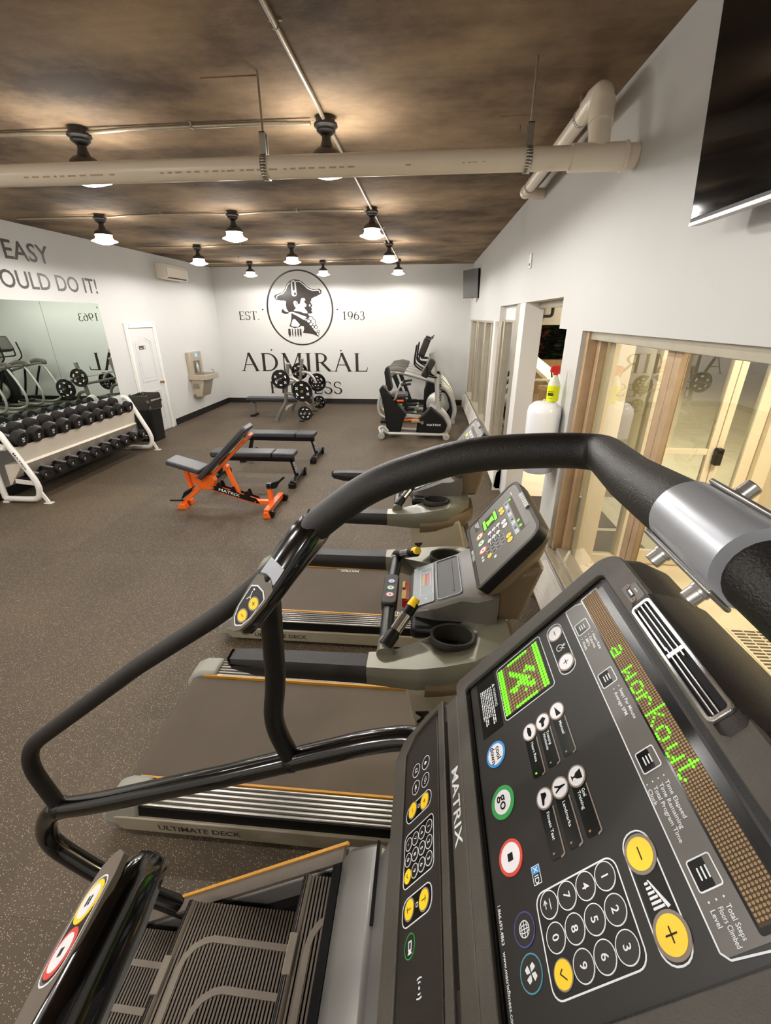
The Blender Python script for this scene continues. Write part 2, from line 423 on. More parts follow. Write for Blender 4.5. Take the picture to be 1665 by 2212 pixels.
# ================================================================== ROOM SHELL
XL, XR, YB, YF, ZC = -5.56, 1.056, 12.29, -3.0, 3.38
XO = 1.21                                   # outer face of the window wall
fl = structure(MB().box(XL-0.1, XO, YF, YB+0.1, -0.12, -0.012).build('floor', 'out_dark'))
nx, ny = 7, 16; tw, tl = (XO-XL)/nx, (YB-YF)/ny; tm = None
for i in range(nx):
    for j in range(ny):
        cx, cy = XL+tw*(i+.5), YF+tl*(j+.5)
        if tm is None:
            tm = MB().box(-tw/2+.0003, tw/2-.0003, -tl/2+.0003, tl/2-.0003, -0.012, 0).build('rubber_tile', 'rubber_floor', smooth=False); o = tm
        else: o = tm.copy(); COL.objects.link(o)
        o.parent = fl; o.location = (cx, cy, 0)
ceil_ = structure(MB().box(XL-0.1, XO+0.1, YF-0.1, YB+0.1, ZC, ZC+0.15).build('ceiling', 'ceiling_concrete', smooth=False))
mb = MB(); rr = random.Random(3)
for i in range(14):                          # form-board ridges and nail stubs left in the concrete
    y = rr.uniform(1.5, 11.5); x = rr.uniform(-4.5, 0.6); L = rr.uniform(.1, .35)
    if i % 3: mb.box(x, x+L, y, y+.012, ZC-.004, ZC)
    else: mb.cyl((x, y, ZC), (x, y, ZC-.035), .006, n=6)
mb.build('form_ridge', 'ceiling_concrete', ceil_, kind='stuff')
structure(MB().box(XL-0.1, XL, YF, YB, 0, ZC).build('wall_left', 'wall_paint', smooth=False))
structure(MB().box(XL-0.1, XO, YB, YB+0.1, 0, ZC).build('wall_back', 'wall_paint', smooth=False))
structure(MB().box(XL-0.1, XO, YF-0.1, YF, 0, ZC).build('wall_front', 'wall_paint', smooth=False))
wr = MB()
for y0, y1, z0, z1 in ((YF, 3.95, 2.11, ZC), (3.95, 7.25, 2.34, ZC), (7.25, YB, 2.135, ZC), (YF, 3.36, 0, 0.40), (5.72, YB, 0, 0.38),
                       (3.36, 3.74, 0, 2.11), (YF, -1.0, .40, 2.11), (12.0, YB, .38, 2.135)):
    wr.box(XR, XO, y0, y1, z0, z1)
structure(wr.build('wall_right', 'wall_paint', smooth=False))
structure(MB().box(XL, XR, YB-0.014, YB, 0, 0.135).build('baseboard_back', 'black_vinyl'))
structure(MB().box(XL, XL+0.014, 9.40, YB-.014, 0, 0.135).build('baseboard_left', 'black_vinyl'))
structure(MB().box(XL, XL+0.014, YF, 8.27, 0, 0.135).build('baseboard_left', 'black_vinyl'))
# ------------------------------------------------------------------ left door
d1 = bpy.data.objects.new('door_1', None); COL.objects.link(d1); d1.location = (XL, 8.78, 0); structure(d1)
def LW(yc=0, zc=0): return Face((XL, yc, zc), (0, 1, 0), (0, 0, 1), 1.0)     # left wall: a = +Y, b = -Z, n = into the room
F = LW()
lf = MB(); y0, y1 = 8.385, 9.165; F.plate(lf, [(y0, -2.03), (y1, -2.03), (y1, -.01), (y0, -.01)], 0, .012)
leaf = lf.build('door_leaf', 'door_white', d1)
pm = MB()                                     # raised panel mouldings
def arch(a0, a1, zb, zt, rise, ins):
    P = [(a0+ins, -(zb+ins))]; n = 10
    P.append((a1-ins, -(zb+ins)))
    for k in range(n+1):
        t = k/n; P.append((a1-ins-(a1-a0-2*ins)*t, -(zt-ins+rise*math.sin(math.pi*t))))
    return P
def panel_ring(a0, a1, zb, zt, rise):
    F.ring(pm, arch(a0, a1, zb, zt, rise, 0), arch(a0, a1, zb, zt, rise, .035), .012, .021)
    F.ring(pm, arch(a0, a1, zb, zt, rise, .06), arch(a0, a1, zb, zt, rise, .075), .012, .018)
panel_ring(8.50, 9.05, 1.04, 1.80, .09); panel_ring(8.50, 9.05, .20, .86, 0)
pm.build('panel_moulding', 'door_white', d1)
for a0, a1, z0, z1 in ((8.28, 8.375, 0, 2.125), (9.175, 9.27, 0, 2.125), (8.375, 9.175, 2.035, 2.125)):
    mb = MB(); F.plate(mb, [(a0, -z1), (a1, -z1), (a1, -z0), (a0, -z0)], 0, .028); F.plate(mb, [(a0+.02, -z1+.01), (a1-.02, -z1+.01), (a1-.02, -z0), (a0+.02, -z0)], .028, .04)
    mb.build('door_casing', 'trim_white', d1, bevel=.004)
MB().lathe([(0.026, 0), (.026, .008), (.011, .012), (.011, .03), (.027, .045), (.03, .06), (.018, .072), (.001, .074)], (XL+.012, 9.10, .98), 'x', 16).build('door_knob', 'brass', d1)
mb = MB(); F.plate(mb, [(8.60, -1.71), (8.80, -1.71), (8.80, -1.64), (8.60, -1.64)], .012, .016); sg = mb.build('sign_plate', 'sign_brown', d1)
mb = MB(); F.plate(mb, [(8.62, -1.667), (8.70, -1.667), (8.70, -1.66), (8.62, -1.66)], .016, .0165)
F.plate(mb, [(8.755, -1.70), (8.785, -1.70), (8.785, -1.65), (8.755, -1.65)], .016, .0165); mb.build('sign_mark', 'letter_white', sg)
# ------------------------------------------------------------------ mirror
mr_ = thing('wall_mirror', 'frameless wall mirror of tall panes above the dumbbell rack', 'mirror', (XL, 6.2, .93))
for y0, y1 in ((4.02, 5.262), (5.265, 6.506), (6.509, 7.75)):
    mb = MB(); F.plate(mb, [(y0, -2.435), (y1, -2.435), (y1, -.93), (y0, -.93)], .002, .008); mb.build('mirror_pane', 'mirror_glass', mr_, smooth=False)
for y, z in ((7.70, 2.37), (7.72, 1.68), (6.46, .925), (5.3, .925), (7.1, .925), (5.9, .925)):
    MB().lathe([(.014, .004), (.014, .014), (.008, .018)], (XL, y, z), 'x', 12).build('mirror_clip', 'steel', mr_)
for y in (5.263, 6.5075): mb = MB(); F.plate(mb, [(y-.0022, -2.435), (y+.0022, -2.435), (y+.0022, -.93), (y-.0022, -.93)], .002, .0085); mb.build('mirror_seam', 'alu_dark', mr_)
# ------------------------------------------------------------------ left wall lettering
def fit_text(face, s, y0, y1, zb, h, n, mat, name, parent):
    vs, fs, x0, x1 = text_mesh(s); sz = h/0.70; mb = MB(); st = (y1-y0)/((x1-x0)*sz)
    face.text(mb, s, y0, -zb, sz, n, stretch=st); return mb.build(name, mat, parent, smooth=False)
t = thing('wall_slogan', 'dark sans capitals EASY WOULD DO IT! above the mirror', 'lettering', (XL, 6.9, 2.58))
fit_text(F, 'EASY', 6.17, 6.94, 2.935, .225, .003, 'letter_dark', 'slogan_word', t)
tx = lambda q: text_mesh(q)[3]-text_mesh('OULD DO IT!')[2]
kx = (7.82-5.985)/tx('OULD DO IT!')
for wd_, a0 in (('OULD', 0), ('DO', tx('OULD DO')-(text_mesh('DO')[3]-text_mesh('DO')[2])), ('IT!', tx('OULD DO IT!')-(text_mesh('IT!')[3]-text_mesh('IT!')[2]))):
    fit_text(F, wd_, 5.985+a0*kx, 5.985+(a0+text_mesh(wd_)[3]-text_mesh(wd_)[2])*kx, 2.585, .215, .003, 'letter_dark', 'slogan_word', t)
fit_text(F, 'W', 5.66, 5.965, 2.585, .215, .003, 'letter_dark', 'slogan_word', t)
# ------------------------------------------------------------------ back wall: serif lettering and emblem
BW = Face((0, YB, 0), (1, 0, 0), (0, 0, 1), 1.0)
def glyph(ch):
    """polygons of a roman capital, cap height 1, baseline 0 (x right, y up); returns polys, advance"""
    P = []; T, t = .125, .05
    def bar(x0, y0, x1, y1, w):
        L = math.hypot(x1-x0, y1-y0); nx_, ny_ = -(y1-y0)/L*w/2, (x1-x0)/L*w/2
        P.append([(x0+nx_, y0+ny_), (x1+nx_, y1+ny_), (x1-nx_, y1-ny_), (x0-nx_, y0-ny_)])
    def stem(x, y0=0, y1=1, w=T): P.append([(x-w/2, y0), (x+w/2, y0), (x+w/2, y1), (x-w/2, y1)])
    def serif(x, y, w=.26): 
        h = .035 if y < .5 else -.035
        P.append([(x-w/2, y), (x+w/2, y), (x+w/2*.45, y+h), (x-w/2*.45, y+h)])
    def bowl(x, y0, y1, rx, w=T, th=t):
        cy, ry = (y0+y1)/2, (y1-y0)/2; n = 14; o = []; i = []
        for k in range(n+1):
            a = -math.pi/2+math.pi*k/n; o.append((x+rx*math.cos(a), cy+ry*math.sin(a))); i.append((x+(rx-w)*math.cos(a), cy+(ry-th)*math.sin(a)))
        for k in range(n): P.append([o[k], o[k+1], i[k+1], i[k]])
    def curve(pts, ws):
        n = len(pts); Lf = []; Rt = []
        for k in range(n):
            a, b = pts[max(k-1, 0)], pts[min(k+1, n-1)]; L = math.hypot(b[0]-a[0], b[1]-a[1]) or 1
            q = (-(b[1]-a[1])/L*ws[k]/2, (b[0]-a[0])/L*ws[k]/2); Lf.append((pts[k][0]+q[0], pts[k][1]+q[1])); Rt.append((pts[k][0]-q[0], pts[k][1]-q[1]))
        for k in range(n-1): P.append([Lf[k], Lf[k+1], Rt[k+1], Rt[k]])
    def arc(cx, cy, rx, ry, a0, a1, w0, w1, n=14):
        pts = [(cx+rx*math.cos(math.radians(a0+(a1-a0)*k/n)), cy+ry*math.sin(math.radians(a0+(a1-a0)*k/n))) for k in range(n+1)]
        curve(pts, [w0+(w1-w0)*abs(math.cos(math.radians(a0+(a1-a0)*k/n))) for k in range(n+1)])
    if ch == 'A': bar(.13, 0, .42, 1, t); bar(.42, 1.02, .77, 0, T); bar(.22, .36, .63, .36, t*.9); serif(.12, 0, .24); serif(.77, 0, .28); adv = .93
    elif ch == 'D': stem(.17); serif(.17, 0, .28); serif(.17, 1, .28); bowl(.35, 0, 1, .47); bar(.17, .975, .35, .975, t); bar(.17, .025, .35, .025, t); adv = .93
    elif ch == 'M': stem(.17, w=t); bar(.19, 1, .52, .04, T); bar(.52, .04, .86, 1, t); stem(.90); serif(.16, 0, .24); serif(.90, 0, .28); serif(.15, 1, .2); serif(.92, 1, .22); adv = 1.1
    elif ch == 'I': stem(.19); serif(.19, 0, .3); serif(.19, 1, .3); adv = .42
    elif ch == 'R': stem(.17); serif(.17, 0, .28); serif(.17, 1, .28); bowl(.33, .47, 1, .29); bar(.17, .975, .33, .975, t); bar(.17, .495, .36, .495, t); bar(.36, .5, .72, .02, T); serif(.78, 0, .2); adv = .86
    elif ch == 'L': stem(.17); serif(.17, 0, .28); serif(.17, 1, .28); bar(.17, .025, .62, .025, t); P.append([(.57, 0), (.63, .24), (.65, .24), (.62, 0)]); adv = .72
    elif ch in 'FE':
        stem(.17); serif(.17, 0, .28); serif(.17, 1, .28); bar(.17, .975, .58, .975, t); P.append([(.54, 1), (.58, .78), (.60, .78), (.59, 1)]); bar(.17, .52, .48, .52, t); bar(.48, .43, .48, .61, t*.7)
        if ch == 'E': bar(.17, .025, .60, .025, t); P.append([(.55, 0), (.61, .23), (.63, .23), (.60, 0)])
        adv = .68
    elif ch == 'T': stem(.37); serif(.37, 0, .3); bar(.04, .975, .70, .975, t); P.append([(.03, 1), (.02, .77), (.04, .77), (.09, 1)]); P.append([(.65, 1), (.70, .77), (.72, .77), (.71, 1)]); adv = .76
    elif ch == 'N': stem(.17, w=t); bar(.17, 1, .76, .0, T); stem(.77, w=t); serif(.17, 0, .24); serif(.13, 1, .2); serif(.77, 1, .24); adv = .93
    elif ch == 'S':
        arc(.30, .75, .20, .235, 25, 270, t, .09); arc(.31, .26, .22, .25, 90, -160, t, .11); bar(.49, .74, .49, .93, t*.6); bar(.08, .08, .08, .3, t*.6); adv = .62
    elif ch == '.': P.append([(.1+.06*math.cos(k*.785), .06+.06*math.sin(k*.785)) for k in range(8)]); adv = .25
    elif ch == '1': stem(.26, 0, 1, .10); bar(.24, .97, .10, .86, t); serif(.26, 0, .32); adv = .52
    elif ch == '9': arc(.29, .66, .20, .31, 0, 360, t, .10, 22); curve([(.49, .66), (.47, .4), (.38, .17), (.2, .02)], [.10, .09, .07, .03]); adv = .58
    elif ch == '6': arc(.30, .33, .20, .31, 0, 360, t, .10, 22); curve([(.10, .33), (.12, .6), (.22, .83), (.40, .98)], [.10, .09, .07, .03]); adv = .58
    elif ch == '3': arc(.25, .75, .17, .23, 150, -90, t, .09); arc(.25, .26, .21, .27, 90, -150, t, .10); adv = .54
    return P, adv
def serif_line(s, x0, x1, zb, h, parent):
    tot = sum(glyph(c)[1] for c in s); kx = (x1-x0)/tot; x = x0
    for c in s:
        P, adv = glyph(c); mb = MB()
        for q in P: BW.plate(mb, [(x+a*kx, -(zb+b*h)) for a, b in q], 0.0, .004)
        mb.build('letter', 'letter_dark', parent, smooth=False); x += adv*kx
t = thing('wall_name_sign', 'large dark serif word ADMIRAL across the back wall', 'lettering', (-3.3, YB, .86)); serif_line('ADMIRAL', -5.09, -1.53, .86, .465, t)
t = thing('wall_name_sign', 'smaller serif word FITNESS low on the back wall', 'lettering', (-3.3, YB, .26)); serif_line('FITNESS', -4.34, -2.28, .265, .325, t)
t = thing('wall_date_sign', 'small serif EST. left of the round emblem', 'lettering', (-4.7, YB, 2.15)); serif_line('EST.', -4.97, -4.40, 2.15, .205, t)
t = thing('wall_date_sign', 'small serif year 1963 right of the round emblem', 'lettering', (-1.9, YB, 2.14)); serif_line('1963', -2.22, -1.62, 2.14, .20, t)
em = thing('wall_emblem', 'oval wall emblem of an officer profile in a bicorne hat', 'emblem', (-3.3, YB, 1.52))
def E(x, y): return (-4.19+(x-245)*.0017505, -(3.306-(y-150)*.001563))
def epoly(pts, n0, n1, mb): return BW.plate(mb, [E(*p) for p in pts], n0, n1)
def ell(cx, cy, rx, ry, n=20): return [(cx+rx*math.cos(2*math.pi*k/n), cy+ry*math.sin(2*math.pi*k/n)) for k in range(n)]
mb = MB(); BW.ring(mb, [E(*p) for p in ell(746, 721, 502, 571, 72)], [E(*p) for p in ell(746, 721, 478, 548, 72)], 0, .004); mb.build('emblem_ring', 'letter_dark', em, smooth=False)
mb = MB(); epoly([(372, 545), (384, 518), (440, 498), (505, 478), (545, 428), (575, 362), (622, 315), (682, 290), (762, 302), (818, 332), (865, 388), (925, 427), (985, 441), (1050, 428), (1085, 455), (1086, 492), (1062, 512), (1000, 542), (938, 568), (925, 580), (928, 600), (908, 622), (938, 680), (916, 702), (928, 735), (914, 752), (932, 780), (905, 798), (865, 796), (868, 820), (884, 835), (860, 870), (820, 895), (700, 830), (620, 770), (575, 775), (545, 720), (540, 660), (548, 612), (520, 600), (470, 598), (400, 585)], 0, .003, mb)
epoly([(490, 718), (500, 745), (530, 770), (575, 775), (565, 795), (520, 803), (475, 785), (465, 755)], 0, .003, mb); mb.build('profile', 'letter_dark', em, smooth=False)
mb = MB(); epoly([(612, 790), (700, 830), (790, 890), (850, 905), (890, 960), (930, 1040), (975, 1090), (1010, 1168), (975, 1140), (900, 1110), (765, 1095), (790, 1030), (785, 990), (740, 985), (720, 1005), (640, 1018), (568, 990), (590, 930), (605, 870)], 0, .003, mb)
for a, b, c, d in ((900, 870, 30, 24), (935, 915, 28, 30), (865, 912, 22, 22), (900, 960, 24, 20), (952, 962, 20, 20), (925, 1000, 18, 16), (972, 1005, 16, 18), (1000, 1070, 13, 14), (993, 1112, 14, 16)): epoly(ell(a, b, c+9, d+9), 0, .0032, mb)
for x0, x1 in ((540, 577), (597, 613), (640, 658), (680, 701), (716, 743)): epoly([(x0+4, 1030), (x1, 1030), (x1+2, 1120), ((x0+x1)/2+2, 1165), (x0, 1110)], 0, .003, mb)
mb.build('coat', 'letter_dark', em, smooth=False)
def hi(pts, n1=.0045, n0=.003): mb = MB(); epoly(pts, n0, n1, mb); mb.build('profile_highlight', 'letter_white', em, smooth=False)
hi([(800, 560), (832, 572), (838, 600), (815, 612), (830, 640), (850, 660), (845, 690), (812, 702), (830, 735), (858, 770), (855, 795), (800, 790), (750, 768), (700, 760), (650, 752), (690, 712), (670, 690), (655, 640), (662, 610), (690, 605), (718, 622), (722, 655), (752, 650), (765, 600), (780, 570)])
hi(ell(898, 675, 12, 18)); hi([(630, 768), (845, 850), (795, 893), (625, 790)]); hi([(625, 885), (660, 880), (730, 965), (700, 1000), (620, 995), (592, 975)])
for a, b, c, d in ((900, 870, 30, 24), (935, 915, 28, 30), (865, 912, 22, 22), (825, 893, 12, 12), (900, 960, 24, 20), (952, 962, 20, 20), (925, 1000, 18, 16), (972, 1005, 16, 18), (937, 1030, 9, 9), (955, 1055, 10, 10), (1000, 1070, 13, 14), (993, 1112, 14, 16)): hi(ell(a, b, c, d), .0048, .0032)
def estroke(pts, wd, mat='letter_white', h0=.003, h1=.0045):
    mb = MB(); n = len(pts); A = []; B = []
    for k in range(n):
        a, b = pts[max(k-1, 0)], pts[min(k+1, n-1)]; L = math.hypot(b[0]-a[0], b[1]-a[1]); x, y = -(b[1]-a[1])/L*wd/2, (b[0]-a[0])/L*wd/2; A.append((pts[k][0]+x, pts[k][1]+y)); B.append((pts[k][0]-x, pts[k][1]-y))
    mb.loft([[BW.p(*E(*q), h) for q, h in ((A[k], h0), (A[k], h1), (B[k], h1), (B[k], h0))] for k in range(n)]); mb.build('hat_braid', mat, em, smooth=False)
for wd_, m_, h0, h1 in ((34, 'letter_dark', 0, .0034), (15, 'letter_white', .003, .0046)):
    estroke([(416, 572), (407, 553), (414, 535), (442, 518), (502, 498), (552, 450), (587, 377), (626, 338)], wd_, m_, h0, h1); estroke([(715, 322), (775, 325), (830, 372), (890, 430), (960, 457), (1035, 450), (1057, 468), (1060, 492)], wd_, m_, h0, h1)
mb = MB(); BW.ring(mb, [E(*p) for p in rrect(640, 715, 305, 540, 36)], [E(*p) for p in rrect(662, 692, 325, 450, 8)], .003, .0045); mb.build('hat_cockade', 'letter_white', em, smooth=False)
mb = MB(); epoly(ell(690, 500, 16, 20), .0045, .0055, mb); epoly([(690, 622), (704, 632), (706, 665), (696, 668), (696, 640), (688, 632)], .0045, .0055, mb); mb.build('profile_mark', 'letter_dark', em, smooth=False)
for x, y in ((182, 733), (1307, 737), (252, 1363), (1333, 1373)):
    a, b = E(x, y); MB().lathe([(.018, 0), (.018, -.02), (.01, -.026)], (a, YB, -b), 'y', 12).build('wall_stud', 'letter_dark', em)

# ================================================================== CEILING SERVICES
def pendant(x, y, label):
    t = thing('pendant_lamp', label, 'lamp', (x, y, ZC), 'black barn pendant lamps')
    MB().lathe([(.062, ZC-.001), (.062, ZC-.03), (.05, ZC-.035)], (x, y, 0), n=16).build('junction_box', 'lamp_black', t)
    MB().lathe([(.075, ZC-.035), (.078, ZC-.05), (.06, ZC-.062), (.062, ZC-.075), (.042, ZC-.09), (.03, ZC-.10)], (x, y, 0), n=20).build('canopy', 'lamp_black', t)
    MB().lathe([(.028, ZC-.09), (.03, ZC-.12), (.044, ZC-.158), (.046, ZC-.168), (.012, ZC-.169)], (x, y, 0), n=20).build('neck', 'lamp_black', t)
    z = LAMP_Z
    MB().lathe([(.046, z+.135), (.07, z+.128), (.095, z+.105), (.104, z+.075), (.098, z+.075), (.088, z+.10), (.03, z+.125)], (x, y, 0), n=32, cap=False).build('lamp_shade', 'lamp_black', t)
    MB().lathe([(.001, z-.030), (.05, z-.027), (.095, z-.014), (.125, z-.003), (.148, z+.004), (.146, z+.008), (.108, z+.022), (.094, z+.045), (.092, z+.074), (.001, z+.076)], (x, y, 0), n=32).build('lamp_lens', 'lamp_lens', t, label='glowing white lens and modelled bulb glare')  # upper bulge of the lens gives the bulb's glare a glowing shape
    return t
cols = {-4.1: 'left', -2.4: 'middle', -0.70: 'right'}
rows = {-1.5: 'row behind the stair climber', 3.57: 'row just behind the white pipe', 6.13: 'second row behind the white pipe', 8.65: 'third row behind the white pipe', 11.15: 'row nearest the emblem wall'}
rows[1.0] = 'overhead row before the white pipe'
for lx, ly in LAMPS: pendant(lx, ly, '%s barn pendant lamp in the %s' % (cols[lx], rows[ly]))
def conduit(pts, label, straps):
    t = thing('conduit', label, 'conduit', pts[0], 'ceiling conduits'); MB().tube(pts, .0125, n=10, bend=.12).build('conduit_tube', 'conduit', t)
    for x, y, ax in straps:
        mb = MB(); mb.box(x-(.006 if ax == 'x' else .03), x+(.006 if ax == 'x' else .03), y-(.03 if ax == 'x' else .006), y+(.03 if ax == 'x' else .006), ZC-.006, ZC)
        mb.box(x-(.006 if ax == 'x' else .016), x+(.006 if ax == 'x' else .016), y-(.016 if ax == 'x' else .006), y+(.016 if ax == 'x' else .006), ZC-.032, ZC-.006); mb.build('strap', 'zinc', t)
    return t
zc = ZC-.020
pts = [(-.70, -2.9, zc)]
for ly in (-1.5,)+LAMP_Y: pts += [(-.70, ly-.35, zc), (-.70, ly-.12, zc-.006), (-.70, ly+.12, zc-.006), (-.70, ly+.35, zc)]
conduit(pts, 'long conduit running the length of the ceiling to the emblem wall', [(-.70, 2.55, 'y'), (-.70, 4.7, 'y'), (-.70, 7.4, 'y'), (-.70, 9.9, 'y')])
for ly, nm in zip(LAMP_Y, ('first', 'second', 'third', 'farthest')):
    conduit([(-5.2, ly, zc-.006), (-4.25, ly, zc-.006), (-3.95, ly, zc-.01), (-3.75, ly, zc), (-2.75, ly, zc), (-2.53, ly, zc-.008), (-2.27, ly, zc-.008), (-2.05, ly, zc), (-1.05, ly, zc), (-.80, ly, zc-.008)],
            'cross conduit joining the %s row of ceiling lamps' % nm, [(-3.3, ly, 'x'), (-1.6, ly, 'x')])
# white PVC pipes
PY, PZ, PR = 2.96, 2.965, .054
t = thing('drain_pipe', 'white plastic pipe crossing the room under the ceiling lamps', 'pipe', (-2.4, PY, PZ))
MB().cyl((-5.5, PY, PZ+.01), (.86, PY, PZ), PR, n=24).build('pipe_run', 'pvc', t)
MB().cyl((.72, PY, PZ), (1.0, PY, PZ), PR+.008, n=24).build('tee_fitting', 'pvc', t)
MB().cyl((.93, PY, PZ), (1.054, PY, PZ), PR+.002, n=24).build('wall_stub', 'pvc', t)
MB().cyl((.985, PY, PZ), (1.0, PY, PZ), PR+.014, n=24).build('coupling', 'pvc', t)
MB().tube([(.86, PY, PZ), (.86, PY+.02, PZ+.09), (.865, PY+.07, PZ+.22), (.87, PY+.10, PZ+.30), (.87, PY+.24, PZ+.32)], PR, n=24, bend=.08).build('riser', 'pvc', t)
MB().cyl((.862, PY+.045, PZ+.15), (.868, PY+.085, PZ+.26), PR+.007, n=24).build('coupling', 'pvc', t)
mb = MB(); rg = random.Random(5); x = -5.2
while x < .6:                                     # tiny faded factory print along the pipe
    L = rg.uniform(.01, .05); a = 1.15; mb.obox((x, PY-(PR+.0004)*math.sin(a), PZ+.004-(PR+.0004)*math.cos(a)), ((1, 0, 0), (0, -math.cos(a), math.sin(a)), (0, -math.sin(a), -math.cos(a))), (L/2, .004, .0003)); x += L+rg.uniform(.01, .03)
    if rg.random() < .1: x += .25
mb.build('factory_print', 'pvc_print', t, kind='stuff')
t2 = thing('drain_pipe', 'white plastic pipe running along the top of the window wall', 'pipe', (.87, 4.2, PZ+.32))
z2 = PZ+.315
MB().tube([(.87, PY+.2, z2), (.87, 5.05, z2-.02), (.97, 5.12, z2-.02), (1.054, 5.12, z2-.02)], PR*.86, n=24, bend=.07).build('pipe_run', 'pvc', t2)
MB().cyl((.87, PY+.20, z2), (.87, PY+.34, z2), PR*.86+.007, n=24).build('coupling', 'pvc', t2)
MB().cyl((.87, 4.98, z2-.02), (.87, 5.06, z2-.02), PR*.86+.007, n=24).build('coupling', 'pvc', t2)
def hanger(x, y, z, r, label, axis='x'):
    h = thing('pipe_hanger', label, 'hanger', (x, y, ZC)); MB().cyl((x, y, ZC), (x, y, z+r+.06), .006, n=8).build('threaded_rod', 'zinc', h)
    mb = MB(); ring = [((math.cos(2*math.pi*k/24)*(r+.004)), (math.sin(2*math.pi*k/24)*(r+.004))) for k in range(25)]
    for k in range(24):
        a, b = ring[k], ring[k+1]
        for q in (-1,):
            A = [(x+d, y+p[0], z+p[1]) if axis == 'x' else (x+p[0], y+d, z+p[1]) for p in (a, b) for d in (-.016, .016)]; mb.add(A, [(0, 1, 3, 2)])
    if axis == 'x': mb.box(x-.016, x+.016, y-.022, y-.018, z+r, z+r+.10).box(x-.016, x+.016, y+.018, y+.022, z+r, z+r+.10).box(x-.016, x+.016, y-.022, y+.022, z+r+.096, z+r+.10)
    else: mb.box(x-.022, x-.018, y-.016, y+.016, z+r, z+r+.08).box(x+.018, x+.022, y-.016, y+.016, z+r, z+r+.08).box(x-.022, x+.022, y-.016, y+.016, z+r+.076, z+r+.08)
    o = mb.build('clevis', 'zinc', h, recalc=False); md = o.modifiers.new('thick', 'SOLIDIFY'); md.thickness = .003
hanger(-.93, PY, PZ+.003, PR, 'pipe hanger left of the ceiling conduit', 'x'); hanger(.50, PY, PZ, PR, 'pipe hanger near the window wall tee', 'x')
hanger(.87, 3.42, z2, PR*.86, 'short hanger by the pipe elbow on the window wall', 'y'); hanger(.87, 4.86, z2-.02, PR*.86, 'short hanger at the far end of the wall pipe', 'y')

# ================================================================== WINDOW WALL
def glass(y0, y1, z0, z1, x, parent):
    return MB().box(x-.003, x+.003, y0, y1, z0, z1).build('window_pane', 'window_glass', parent, smooth=False)
def bars(name, mat, parent, lst, bevel=.003):
    for b in lst: MB().box(*b).build(name, mat, parent, bevel=bevel)
def group(nm, loc):
    o = bpy.data.objects.new(nm, None); COL.objects.link(o); o.location = loc; structure(o); return o
w1 = group('window_1', (XR, 1.5, .42))
bars('window_frame', 'tan_frame', w1, [(1.085, 1.17, 3.31, 3.36, .44, 2.11), (1.15, 1.20, 3.25, 3.305, .44, 2.06), (1.165, 1.20, 2.31, 2.375, .44, 2.06), (1.165, 1.20, 2.245, 2.305, .44, 2.06), (1.12, 1.2, -1.0, -.9, .44, 2.06)])
bars('window_head', 'silver_frame', w1, [(1.10, 1.20, -1.0, 3.31, 2.055, 2.11)])
bars('window_sill', 'silver_frame', w1, [(1.03, 1.21, -1.0, 3.36, .40, .435), (1.10, 1.20, -1.0, 3.27, .435, .475)])
glass(2.375, 3.25, .475, 2.055, 1.195, w1); glass(-.9, 2.245, .475, 2.055, 1.195, w1)
bars('seal_strip', 'zinc', w1, [(1.175, 1.19, 2.378, 2.40, .475, 2.055)])
w2 = group('window_2', (XR, 9.0, .38))           # far windows
ys = [(12.0, 11.85), (11.25, 10.3), (9.15, 8.35), (6.85, 7.05)]
bars('window_mullion', 'silver_frame', w2, [(1.075, 1.20, 11.82, 12.0, .42, 2.135), (1.075, 1.20, 10.55, 10.75, .42, 2.135), (1.085, 1.20, 10.40, 10.48, .42, 2.135), (1.075, 1.20, 9.05, 9.25, .42, 2.135), (1.085, 1.20, 8.25, 8.35, .42, 2.135), (1.075, 1.20, 7.15, 7.42, .42, 2.135), (1.09, 1.20, 6.95, 7.05, .42, 2.135)])
bars('window_post', 'trim_white', w2, [(1.035, 1.20, 7.52, 7.72, .42, 2.135)])
bars('window_sill', 'silver_frame', w2, [(1.03, 1.21, 5.72, 12.0, .38, .42)]); bars('window_head', 'silver_frame', w2, [(1.07, 1.2, 7.25, 12.0, 2.10, 2.135)])
for y0, y1 in ((10.75, 11.82), (9.25, 10.40), (7.72, 9.05)): glass(y0, y1, .42, 2.10, 1.15, w2)
w3 = group('window_3', (XR, 6.4, .38))           # side light with transom beside the doorway
bars('window_frame', 'silver_frame', w3, [(1.10, 1.20, 6.02, 6.22, .42, 2.34), (1.10, 1.20, 6.22, 6.95, 2.13, 2.16), (1.07, 1.20, 5.72, 5.98, .42, 2.34)])
glass(6.22, 6.95, .42, 2.13, 1.15, w3); MB().box(1.14, 1.17, 6.22, 7.25, 2.16, 2.34).build('transom_panel', 'trim_white', w3)
d2 = group('door_2', (XR, 4.6, 0))
bars('door_jamb', 'trim_white', d2, [(1.056, 1.26, 5.43, 5.72, 0, 2.34), (1.21, 1.30, 3.66, 3.74, 0, 2.34)])
bars('door_frame', 'silver_frame', d2, [(1.20, 1.26, 3.74, 5.43, 2.28, 2.34)])
d4 = group('door_4', (2.2, 8.8, 0)); MB().box(1.26, 3.2, 8.797, 8.803, .05, 2.06).build('door_pane', 'window_glass', d4, smooth=False)
bars('push_rail', 'silver_frame', d4, [(1.26, 3.2, 8.74, 8.78, 1.09, 1.13)]); bars('door_frame', 'silver_frame', d4, [(1.21, 1.26, 8.77, 8.83, 0, 2.95), (3.2, 3.26, 8.77, 8.83, 0, 2.95), (1.26, 3.2, 8.77, 8.83, 2.06, 2.95)])
